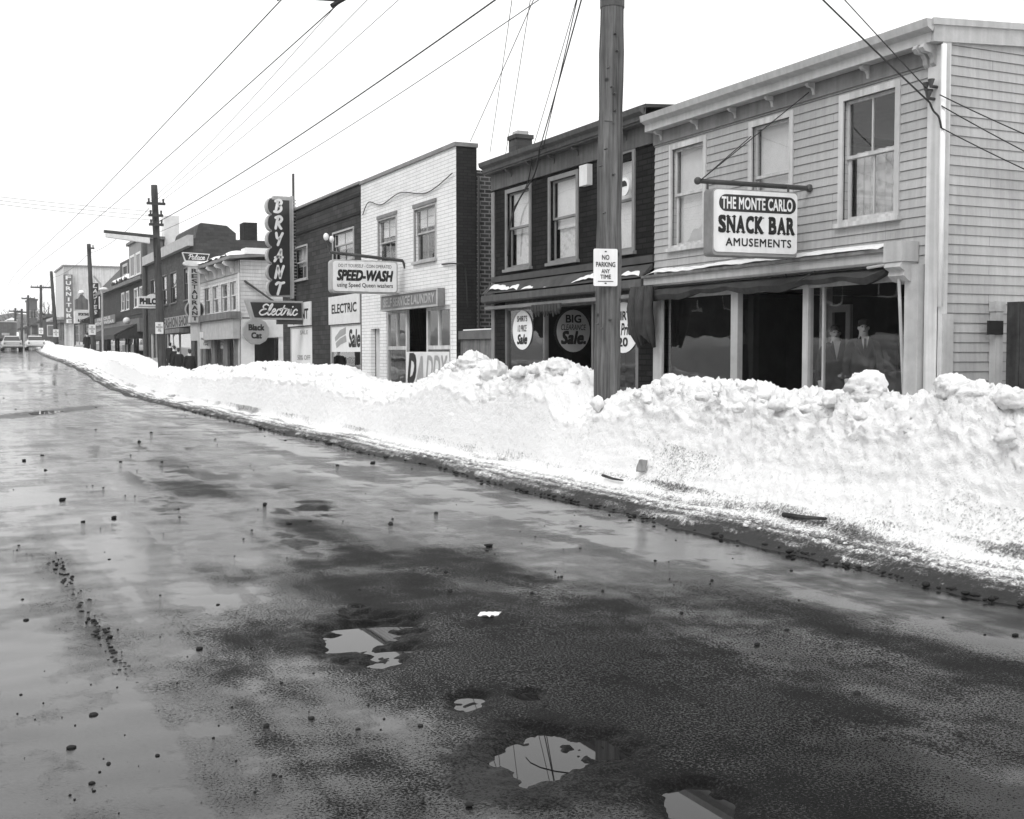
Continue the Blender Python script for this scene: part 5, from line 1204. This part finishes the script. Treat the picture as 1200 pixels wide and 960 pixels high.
wire([V(f1, .0, 0, 7.75-f1.z), onX(636, 175, dk.X-.24)], .009, 'thin wire running beside the thick bundle down to the dark shop eave', sag=.04)
wire([V(f1, -.6, 0, 8.7-f1.z), onX(590, 196, sw.X+1.2)], .007, 'faint wire from the near pole to the back of the alley', sag=.05)
wire([V(f1, -.9, 0, 8.7-f1.z), onX(574, 180, sw.X+1.0)], .007, 'faintest wire from the near pole crossarm to the common brick side wall', sag=.08)
wire([V(f2, -.3, 0, 6.2-f2.z), V(f1, -.05, 0, 6.6-f1.z)], .007, 'pale thin wire slung just below the thick cable between poles', group=g1, sag=.32, n=24)
wire(catmull([onX(632, 176, dk.X-.25), onX(626, 205, dk.X-.2), onX(608, 235, dk.X-.06), onX(598, 262, dk.X-.06), onX(595, 300, dk.X-.06)], 6), .018, 'cable drooping over the left upper window of the dark shop', group=None)
wire(catmull([onX(625, 172, dk.X-.25), onX(618, 215, dk.X-.1), onX(602, 244, dk.X-.06)], 6), .012, 'thin cable drooping beside the left upper window of the dark shop', group=None)
wire([top1, onX(1090, 121, mc.X-.16)], .012, 'dark thick service cable from the near pole to the clapboard corner', sag=.05)
wire([V(top1, .4, 0, .25), onX(1086, 104, mc.X-.2)], .008, 'thin service wire from the near pole to the clapboard eave corner', sag=.03)
def sidep(px, py): return onY(px, py, mc.YR-.1)
for (a, b_, lab) in (((1101, 111), (1260, 182), 'upper'), ((1103, 124), (1260, 207), 'middle'), ((1103, 150), (1260, 225), 'lower')):
    A = sidep(*a); B = onY(*b_, mc.YR-1.2); wire([A, B], .008, f'{lab} of three wires leaving the clapboard corner along its near side', sag=.02)
wire(catmull([onX(1090, 121, mc.X-.16), onX(1094, 130, mc.X-.1), sidep(1100, 137), sidep(1103, 150)], 5), .014, 'short jumper cable bent round the clapboard corner post', group=None)

# snow on ledges
def ledge(b, p0, p1, y0, y1, z0, h, label=None, seed=0):
    u0, u1 = b.u(p0), b.u(p1); n = max(8, int((u1-u0)/.07)); m = 7; vs = []
    for i in range(n+1):
        u = u0+(u1-u0)*i/n; hh = h*max(.12, .6+.8*mn.noise(Vector((u*1.1, seed, 0)))+.35*mn.noise(Vector((u*5, seed, 2))))*min(1, (i+.5)/4, (n-i+.5)/4)
        yy0 = y0+.04*mn.noise(Vector((u*2, 8, seed)))
        for j in range(m+1):
            t = j/m; vs.append((u, yy0+(y1-yy0)*t, z0+(0 if isinstance(z0, float) else 0)+.09*t+hh*math.sin(math.pi*min(1, .15+.85*t))**.6 if t < 1 else z0+.09+hh*.5))
    mb = MB(); mb.add(vs, [(i*(m+1)+j, i*(m+1)+j+1, (i+1)*(m+1)+j+1, (i+1)*(m+1)+j) for i in range(n) for j in range(m)])
    o = mb.build('ledge_snow', M_SNOWC, b.root, smooth=True); return o
ledge(mc, 770, 1045, -.27, -.03, CZ+.165, .06, seed=1)
ledge(dk, 580, 618, -.25, -.03, CZ+.16, .17, seed=5); ledge(dk, 618, 655, -.25, -.1, CZ+.15, .05, seed=6); ledge(dk, 676, 764, -.25, -.03, CZ+.16, .13, seed=9)
ledge(hs, 233, 281, -.5, .6, ZH+.12, .3, seed=12)
ledge(mh, 137, 157, -.4, 1.2, ZM+.1, .5, seed=14)
MB().box(hs.W-.6, hs.W+.32, .2, 7, ZH+.24, ZH+.5).build('roof_edge_snow', M_SNOWC, hs.root)
MB().box(.3, gw-.2, -.05, .09, 2.172, 2.2).build('rail_snow', M_SNOWC, gt)
# snow banked inside the pavement, against the shopfronts
ys2 = cat_((10.5, 29, .07)); vs = []; dirt = []; nt = 40
for y in ys2:
    H = .62+.3*mn.noise(Vector((5, y*.6, 2)))+(.3 if y < 14 else 0); H *= min(1, max(0, (y-10.5)/1.6), max(0, (29-y)/1.6))**.7
    for i in range(nt):
        t = i/(nt-1); x = 9.2+1.7*t; z = .12+H*math.sin(math.pi*t)**.8; v = Vector((x, y, z)); d = .1*(.3-abs(mn.noise(v*2.3)))+.05*(.3-abs(mn.noise(v*6)))+.012*mn.noise(v*20)
        vs.append((x-d*.4, y, z+d)); dirt.append(.1+.1*max(0, mn.noise(v*2)))
me = bpy.data.meshes.new('pavement_snow'); me.from_pydata(vs, [], [(j*nt+i, j*nt+i+1, (j+1)*nt+i+1, (j+1)*nt+i) for j in range(len(ys2)-1) for i in range(nt-1)]); me.materials.append(M_SNOW)
a = me.attributes.new('dirt', 'FLOAT', 'POINT'); a.data.foreach_set('value', dirt); me.polygons.foreach_set('use_smooth', [True]*len(me.polygons))
o = bpy.data.objects.new('pavement_snow', me); col.objects.link(o); tag(o, kind='structure')

# ================= people ===================================================
def skin_mesh(nodes, edges, sub=2, root=0):
    me = bpy.data.meshes.new('sk'); me.from_pydata([n[0] for n in nodes], edges, []); o = bpy.data.objects.new('sk', me); col.objects.link(o)
    sm = o.modifiers.new('s', 'SKIN'); sm.use_smooth_shade = True
    for i, n in enumerate(nodes):
        r = n[1]; me.skin_vertices[0].data[i].radius = r if isinstance(r, tuple) else (r, r)
    me.skin_vertices[0].data[root].use_root = True
    ss = o.modifiers.new('u', 'SUBSURF'); ss.levels = sub; ss.render_levels = sub
    dg = bpy.context.evaluated_depsgraph_get(); r = bpy.data.meshes.new_from_object(o.evaluated_get(dg)); bpy.data.objects.remove(o)
    vs = [tuple(v.co) for v in r.vertices]; fs = [tuple(p.vertices) for p in r.polygons]; bpy.data.meshes.remove(r); return vs, fs
def person(loc, rz, label, coat=M_COAT, long=True, hat=False, suit=False, s=1.0, stride=.1, hair=M_HAIR, group=None):
    """standing figure facing -y, feet at the origin"""
    t = empty('person', loc, rz, label=label, cat='person', group=group); t.scale = (s, s, s)
    # body: pelvis 0, spine, neck, head, arms with hands, legs with shoes
    Nn = [((0,0,.95), .11), ((0,.01,1.12), .11), ((0,.01,1.32), .12), ((0,0,1.45), .075), ((0,-.01,1.53), .055), ((0,-.02,1.62), (.07,.085)), ((0,-.02,1.71), (.068,.085))]
    E = [(0,1),(1,2),(2,3),(3,4),(4,5),(5,6)]
    for sx in (-1, 1):
        b = len(Nn); Nn += [((sx*.17,.0,1.42), .06), ((sx*.23,.01,1.17), .048), ((sx*.24,-.06,.95), .04), ((sx*.235,-.09,.86), (.03,.045)), ((sx*.23,-.1,.77), (.015,.03)), ((sx*.2,-.12,.83), .014)]
        E += [(3,b),(b,b+1),(b+1,b+2),(b+2,b+3),(b+3,b+4),(b+3,b+5)]
        for kf in range(3): Nn.append(((sx*.23,-.1+(kf-1)*.022,.755-.008*abs(kf-1)), .009)); E.append((b+3, len(Nn)-1))
        l = len(Nn); Nn += [((sx*.09,0,.86), .09), ((sx*.1,-.02+sx*stride*.4,.5), .06), ((sx*.1,.02+sx*stride,.1), .042), ((sx*.1,-.01+sx*stride,.045), .045), ((sx*.11,-.15+sx*stride,.035), .035)]
        E += [(0,l),(l,l+1),(l+1,l+2),(l+2,l+3),(l+3,l+4)]
    vs, fs = skin_mesh(Nn, E); m = MB(); m.add(vs, fs)
    # face: nose, ears, brow built on the head
    m.ell((0,-.105,1.645), (.013,.022,.024), 8, 6); m.ell((.077,-.01,1.655), (.01,.02,.032), 8, 6); m.ell((-.077,-.01,1.655), (.01,.02,.032), 8, 6); m.ell((0,-.03,1.585), (.05,.055,.035), 10, 7)
    body = m.build('body', M_SKIN, t, smooth=True)
    rm = body.modifiers.new('r', 'REMESH'); rm.mode = 'VOXEL'; rm.voxel_size = .012; rm.use_smooth_shade = True
    dg = bpy.context.evaluated_depsgraph_get(); nm = bpy.data.meshes.new_from_object(body.evaluated_get(dg)); body.modifiers.clear(); nm.materials.clear(); nm.materials.append(M_SKIN); body.data = nm
    for sx in (-1, 1): q = MB(); q.ell((sx*.03,-.098,1.67), (.014,.01,.008), 8, 5); q.build('eye', M_EYE, t)
    q = MB(); q.ell((0,-.102,1.605), (.024,.01,.006), 8, 5); q.build('mouth', plain('lip', .2, var=.05, bump=0), t)
    h = MB(); h.ell((0,.012,1.742), (.078,.09,.05), 16, 10); h.ell((0,.055,1.675), (.076,.055,.085), 14, 9); h.build('hair', hair, t, smooth=True)
    if hat:
        h = MB(); h.tube([(0,0,1.735), (0,0,1.75)], .135, 20); h.tube([(0,0,1.75), (0,0,1.80), (0,0,1.855)], [.09, .088, .07], 16); h.build('hat', coat, t, smooth=False)
    # coat
    C0 = [((0,0,.95), (.21,.19)), ((0,.01,1.15), (.2,.185)), ((0,.01,1.33), (.21,.18)), ((0,0,1.45), (.1,.09))]; CE = [(0,1),(1,2),(2,3)]
    if long: C0 += [((0,0,.7), (.23,.2)), ((0,0,.48), (.25,.22))]; CE += [(0,4),(4,5)]
    else: C0 += [((0,0,.82), (.18,.15))]; CE += [(0,4)]
    for sx in (-1, 1):
        b = len(C0); C0 += [((sx*.175,0,1.425), .078), ((sx*.235,.01,1.17), .066), ((sx*.243,-.06,.94), .056), ((sx*.24,-.075,.9), .056)]; CE += [(3,b),(b,b+1),(b+1,b+2),(b+2,b+3)]
    vs, fs = skin_mesh(C0, CE); m = MB(); m.add(vs, fs); m.build('coat', coat, t, smooth=True)
    m = MB()
    for sx in (-1, 1): m.tube([(sx*.09,0,.9), (sx*.1,-.02+sx*stride*.4,.5), (sx*.1,.02+sx*stride,.09)], [.11, .085, .075], 12)
    m.build('trousers', M_COAT, t, smooth=True)
    for sx in (-1, 1): m = MB(); m.ell((sx*.105,-.06+sx*stride,.04), (.05,.14,.045), 10, 6); m.build('shoe', M_BLACK, t, smooth=True)
    if suit:
        m = MB(); m.prism([(-.055, 1.53), (.055, 1.53), (.0, 1.24)], 'y', -.192, -.13); m.tube([(0,-.01,1.47), (0,-.015,1.525)], [.075, .066], 14); m.build('shirt', M_SHIRT, t)
        if suit == 2: m = MB(); m.prism([(-.016, 1.5), (.016, 1.5), (.022, 1.3), (0, 1.25), (-.022, 1.3)], 'y', -.205, -.193); m.build('tie', M_BLACK, t)
        m = MB(); m.prism([(-.06, 1.535), (-.115, 1.42), (-.03, 1.22), (-.0, 1.23)], 'y', -.198, -.135); m.prism([(.06, 1.535), (.115, 1.42), (.03, 1.22), (.003, 1.23)], 'y', -.2, -.139); m.build('lapel', coat, t)
    return t
def stand(px, py_head, h, X, zf=None):
    p = onX(px, py_head, X); return Vector((p.x, p.y, p.z-h if zf is None else zf))
def face_cam(p): return math.atan2(p.x, -p.y)*-1 if False else math.atan2(-(-p.x), -(p.y)) 
for (px, py, X, lab, st, cm) in ((979, 381, mc.X+.95, 'man in dark coat with open white collar behind the right shop window', 1, M_SUIT), (1012, 374, mc.X+.9, 'taller man in suit and dark tie behind the right shop window', 2, M_SUIT)):
    p = onX(px, py, X); h = p.z-.3; yaw = math.atan2(p.x, p.y)
    person((p.x, p.y, .3), -yaw+R(8), lab, coat=cm, long=False, suit=st, s=h/1.785, stride=.02)
for (px, py, X, lab, rz) in ((222, 411, 8.45, 'person in dark overcoat walking away nearest the bank', R(180)), (209, 408, 8.8, 'person in dark overcoat just left of the nearest walker', R(170)), (204, 409.5, 9.2, 'middle of the three overcoated walkers behind the second pole', R(190)), (199.5, 411, 9.7, 'leftmost overcoated person half behind the second pole', R(150))):
    p = onX(px, py, X); zf = gz(p.y)+.14; person((p.x, p.y, zf), rz, lab, hat=False, s=max(.9, min(1.12, (p.z-zf)/1.785)), stride=.12, group='people in dark overcoats on the pavement')
p = onX(102, 403, 9.4); person((p.x, p.y, gz(p.y)+.1), R(180), 'person in dark overcoat far down the pavement by the third pole', stride=.12, group='people in dark overcoats on the pavement')

# ================= vehicles =================================================
def car(px, Xv, label, paint, rz=0):
    p = onX(px, 410, Xv); Y = p.y; t = empty('car', (p.x, Y, gz(Y)+.01), rz, label=label, cat='car', group='cars far down the street')
    m = MB()   # lofted three-box body, rear towards -y
    prof = [(-2.4,.45,.62,.78),(-2.38,.36,.9,.86),(-2.0,.32,.98,.92),(-1.2,.3,1.0,.93),(0,.3,.98,.93),(1.2,.3,.96,.93),(2.0,.32,.92,.9),(2.35,.38,.8,.82),(2.4,.48,.62,.74)]
    vs = []; 
    for (y, zb, zt, w) in prof: vs += [(-w,y,zb),(-w*1.0,y,(zb+zt)/2),(-w*.95,y,zt-.06),(-w*.8,y,zt),(w*.8,y,zt),(w*.95,y,zt-.06),(w,y,(zb+zt)/2),(w,y,zb)]
    n = 8; fs = [(i*n+j, i*n+(j+1) % n, (i+1)*n+(j+1) % n, (i+1)*n+j) for i in range(len(prof)-1) for j in range(n)]; fs += [tuple(range(n))[::-1], tuple(range((len(prof)-1)*n, len(prof)*n))]
    m.add(vs, fs); m.build('body', paint, t, smooth=False)
    m = MB(); m.add([(-.78,-1.35,.985),(.78,-1.35,.985),(.82,1.2,.965),(-.82,1.2,.965),(-.62,-.85,1.42),(.62,-.85,1.42),(.62,.45,1.44),(-.62,.45,1.44)], [(0,1,5,4),(1,2,6,5),(2,3,7,6),(3,0,4,7)]); m.build('window', plain('car_glass', .04, rough=.1, var=0, bump=0, spec=.6), t)
    m = MB(); m.prism([(-.9,1.425),(-.2,1.5),(.5,1.445),(.5,1.405),(-.9,1.4)], 'x', -.64, .64); m.build('roof', paint, t)
    for sy in (-1, 1): m = MB(); m.box(-.92, .92, sy*2.41-.06, sy*2.41+.06, .4, .54); m.build('bumper', M_CHROME, t, bevel=.02)
    for sx in (-1, 1):
        for y in (-1.4, 1.4):
            m = MB(); m.tube([(sx*.72,y,.34), (sx*.95,y,.34)], .34, 16); w = m.build('wheel', M_TYRE, t); m = MB(); m.tube([(sx*.951,y,.34), (sx*.965,y,.34)], .18, 12); m.build('hubcap', M_CHROME, w)
        m = MB(); m.ell((sx*.72,-2.39,.72), (.09,.05,.09)); m.build('tail_light', M_MIDG, t)
        m = MB(); m.ell((sx*.7,2.38,.68), (.1,.05,.1)); m.build('headlight', M_GALV, t)
        m = MB(); m.prism([(-2.42,.8),(-2.3,1.06),(-1.2,1.02),(-1.2,.97)], 'x', sx*.8-.05, sx*.8+.05); m.build('tail_fin', paint, t)
    return t
car(41, 8.3, 'pale parked car at the kerb beside the far snow bank', M_CARW)
car(13.5, 5.75, 'pale saloon car driving away in the roadway behind the truck', M_CARG)
p = onX(6, 410, 6.7); t = empty('truck', (p.x, p.y, gz(p.y)+.01), 0, label='dark box truck with pale snowy roof far up the street', cat='truck')
m = MB(); m.box(-1.25, 1.25, -3.5, 1.5, .9, 3.0); m.build('box_body', M_DTRIM, t, bevel=.05); m = MB(); m.box(-1.3, 1.3, -3.55, 1.55, 3.003, 3.15); m.build('roof', M_TRIM, t); m = MB(); m.prism([(1.6,.7),(1.6,2.3),(2.4,2.2),(2.7,1.5),(3.8,1.3),(3.9,.7)], 'x', -1.0, 1.0); m.build('cab', M_MIDG, t)
m = MB(); m.box(-.5, .4, -3.52, -3.503, 1.35, 1.65); m.build('number_plate', M_TRIM, t)
for sx in (-1, 1):
    for y in (-2.3, 2.6): m = MB(); m.tube([(sx*.85,y,.45), (sx*1.15,y,.45)], .45, 16); m.build('wheel', M_TYRE, t)

# ================= far end of the street ===================================
def far_house(px0, px1, Y, topy, mat, label, gable=False, win=3, depth=12, roof=M_ROOF):
    a, b_ = onY(px0, topy, Y), onY(px1, topy, Y); zb = gz(Y)-1; t = empty('far_building', (a.x, Y, zb), 0, label=label, cat='building'); w = b_.x-a.x; h = a.z-zb
    MB().box(0, w, 0, depth, 0, h).build('wall', mat, t)
    if gable: m = MB(); m.prism([(-.4,h+.01),(w/2,h+w*.32),(w+.4,h+.01)], 'y', -.3, depth+.3); m.build('roof', roof, t)
    else: MB().box(-.2, w+.2, -.3, depth+.2, h+.01, h+.35).build('roof', roof, t)
    for r in range(max(1, int((h-2)//3.4))):
        for i in range(win):
            x = w*(i+.5)/win; m = MB(); m.box(x-.55, x+.55, -.06, -.01, 2.2+r*3.3, 3.9+r*3.3); f = m.build('window', M_TRIM, t); m = MB(); m.box(x-.42, x+.42, -.08, -.061, 2.32+r*3.3, 3.78+r*3.3); m.build('pane', M_DTRIM, f)
    return t
far_house(56, 70, 190, 372, M_RBRICK, 'dull brick far building behind the fourth pole', win=2)
far_house(49, 60, 205, 377, M_MIDG, 'low grey far shop right of the crossarm pole', win=2)
far_house(37, 50, 215, 383, M_DTRIM, 'dark low far shop beneath the crossarm pole', win=2)
far_house(34, 43.5, 300, 352, plain('far_dark_block', .09, streak=.3), 'dark tall far block rising above the street end', win=3)
far_house(26, 37, 230, 386, M_FARW, 'small pale far building at the street end', win=1)
far_house(9, 19, 330, 375, M_FARW, 'pale far house with snowy roof at the left end', True, 2, roof=M_SNOWC)
far_house(-14, 8, 300, 380, M_RBRICK, 'grey far house at the left edge of the view', True, 3)
far_house(-60, -18, 240, 378, M_MIDG, 'far grey house just beyond the left edge', True, 3)
def bare_tree(px, Y, topy, label, seed, spread=1.0, name='bare_tree'):
    rnd = random.Random(seed); b0 = onY(px, topy, Y); zb = gz(Y)-.5; h = b0.z-zb
    t = empty(name, (b0.x, Y, zb), 0, label=label, cat='tree', group='bare trees at the far end of the street')
    m = MB(); m.tube([(0,0,0), (.05*h*rnd.uniform(-1,1),0,h*.35), (.03*h,0,h*.6)], [.03*h, .022*h, .012*h], 7); m.build('trunk', M_PLANK, t)
    c = MB()
    def br(p, d, L, r, dep):
        q = p+d*L; c.tube([p, (p+q)/2+Vector((rnd.uniform(-1,1), rnd.uniform(-1,1), rnd.uniform(0,1)))*L*.08, q], [r, r*.8, r*.5], 4, cap=False)
        if dep:
            for _ in range(3): br(p+d*L*rnd.uniform(.5, 1), (d+Vector((rnd.uniform(-1,1), rnd.uniform(-1,1), rnd.uniform(-.1,.8)))*.75*spread).normalized(), L*.66, r*.55, dep-1)
    for k in range(7): br(Vector((0,0,h*(.3+.05*k))), Vector((math.cos(k*2.4)*.7*spread, math.sin(k*2.4)*.7, .8)).normalized(), h*.26, .012*h, 3)
    c.build('crown', M_PLANK, t); return t
bare_tree(59, 200, 354, 'bare tree rising behind the fourth pole', 2, .8); bare_tree(54, 230, 362, 'bare tree between the crossarm pole and fourth pole', 4, .9); bare_tree(30, 330, 372, 'bare low tree left of the dark tall far block', 5); bare_tree(11, 380, 362, 'bare tree on the skyline above the truck', 8, 1.2)
# wooded hill closing the view
vs = []; xs = list(np.linspace(-400, 415, 120)); ys = list(np.linspace(560, 900, 24))
for y in ys:
    for x in xs:
        k = (y-560)/340; e = math.sin(math.pi*min(1, k*.95+.02)); hh = 11*math.exp(-((x+30)/190)**2)+5*math.exp(-((x-150)/120)**2)
        vs.append((x, y, gz(y)-1+e*(hh+2.4*mn.noise(Vector((x*.03, y*.03, 0)))+1.6*mn.noise(Vector((x*.15, y*.1, 3)))+1.2*mn.noise(Vector((x*.5, y*.4, 7))))))
n = len(xs); me = bpy.data.meshes.new('hill'); me.from_pydata(vs, [], [(j*n+i, j*n+i+1, (j+1)*n+i+1, (j+1)*n+i) for j in range(len(ys)-1) for i in range(n-1)]); me.materials.append(plain('winter_woods', .06, rough=.95, var=.7, scale=.12, bump=0))
o = bpy.data.objects.new('hill', me); col.objects.link(o); tag(o, kind='structure')

# ================= houses across the street (seen in the shop glass) =======
def opp(y0, y1, h, mat, label, gable):
    t = empty('opposite_house', (-13.5, y0, 0), R(90), label=label, cat='building'); w = y1-y0   # local x -> +Y, y -> -X
    b = MB(); b.box(0, w, 0, 9, -.3, h); b.build('wall', mat, t)
    m = MB()
    if gable: m.prism([(-.4,h+.01),(w/2,h+w*.33),(w+.4,h+.01)], 'y', -.4, 9.4)
    else: m.box(-.3, w+.3, -.5, 9.3, h+.01, h+.4)
    m.build('roof', M_ROOF, t)
    for r in range(2):
        for i in range(3):
            x = w*(i+.5)/3; m = MB(); m.box(x-.55, x+.55, -.05, -.004, 1.0+r*2.9, 2.6+r*2.9); f = m.build('window', M_OFFW, t); m = MB(); m.box(x-.45, x+.45, -.06, -.051, 1.1+r*2.9, 2.5+r*2.9); m.build('pane', M_BLACK, f)
opp(14, 24, 6.6, M_DBRICK, 'dark brick house across the road, nearest of the opposite row', False); opp(24.6, 33, 6.2, plain('dark_shingle', .07, streak=.3), 'dark shingled gabled house across the road', True); opp(34, 45, 7.2, M_DBRICK, 'long flat-roofed brick house across the road', False); opp(46, 56, 6.4, M_TAR, 'tar-paper gabled house across the road', True); opp(57.5, 74, 7.4, M_DBRICK, 'farthest flat-roofed brick house across the road', False)

# ================= light ====================================================
ELEV, AZ = R(46), R(236)   # bright cloud behind and to the left of the camera
w = bpy.data.worlds.new('World'); scene.world = w; w.use_nodes = True; nt = w.node_tree; L = nt.links.new
bg = nt.nodes['Background']; sky = nt.nodes.new('ShaderNodeTexSky'); sky.sky_type = 'NISHITA'; sky.sun_disc = False; sky.sun_elevation = ELEV; sky.sun_rotation = AZ
sky.dust_density = 6; sky.air_density = 1.5
bw = nt.nodes.new('ShaderNodeRGBToBW'); L(sky.outputs[0], bw.inputs[0])
# overcast: an even cloud sheet veils the clear sky (black-and-white film, so no hue)
tc = nt.nodes.new('ShaderNodeTexCoord'); n1 = nt.nodes.new('ShaderNodeTexNoise'); n1.inputs['Scale'].default_value = 1.4; n1.inputs['Detail'].default_value = 4; L(tc.outputs['Generated'], n1.inputs['Vector'])
mr = nt.nodes.new('ShaderNodeMapRange'); mr.inputs[3].default_value = 8.6; mr.inputs[4].default_value = 10.6; L(n1.outputs[0], mr.inputs[0])
mx = nt.nodes.new('ShaderNodeMix'); mx.data_type = 'FLOAT'; mx.inputs[0].default_value = .85; L(bw.outputs[0], mx.inputs[2]); L(mr.outputs[0], mx.inputs[3])
L(mx.outputs[0], bg.inputs['Color']); bg.inputs['Strength'].default_value = .12
sd = bpy.data.lights.new('sun', 'SUN'); sd.energy = 1.15; sd.angle = R(25); so_ = bpy.data.objects.new('sun', sd); col.objects.link(so_)
dirv = Vector((math.sin(AZ)*math.cos(ELEV), math.cos(AZ)*math.cos(ELEV), math.sin(ELEV))); so_.rotation_euler = (-dirv).to_track_quat('-Z', 'Y').to_euler()
vs_ = scene.view_settings; vs_.view_transform = 'Standard'; vs_.look = 'None'; vs_.exposure = .36; vs_.gamma = 1
scene.cycles.max_bounces = 8; scene.cycles.transparent_max_bounces = 12; scene.cycles.caustics_reflective = False; scene.cycles.caustics_refractive = False

# the air: thin winter haze down the street
m, nt2, b2 = newmat('haze_air'); nt2.nodes.remove(b2); pv = nt2.nodes.new('ShaderNodeVolumePrincipled'); pv.inputs['Color'].default_value = g(1); pv.inputs['Density'].default_value = .00042
nt2.links.new(pv.outputs[0], nt2.nodes['Material Output'].inputs['Volume'])
tag(MB().box(-430, 430, -130, 930, -2, 60).build('haze', m), kind='stuff')
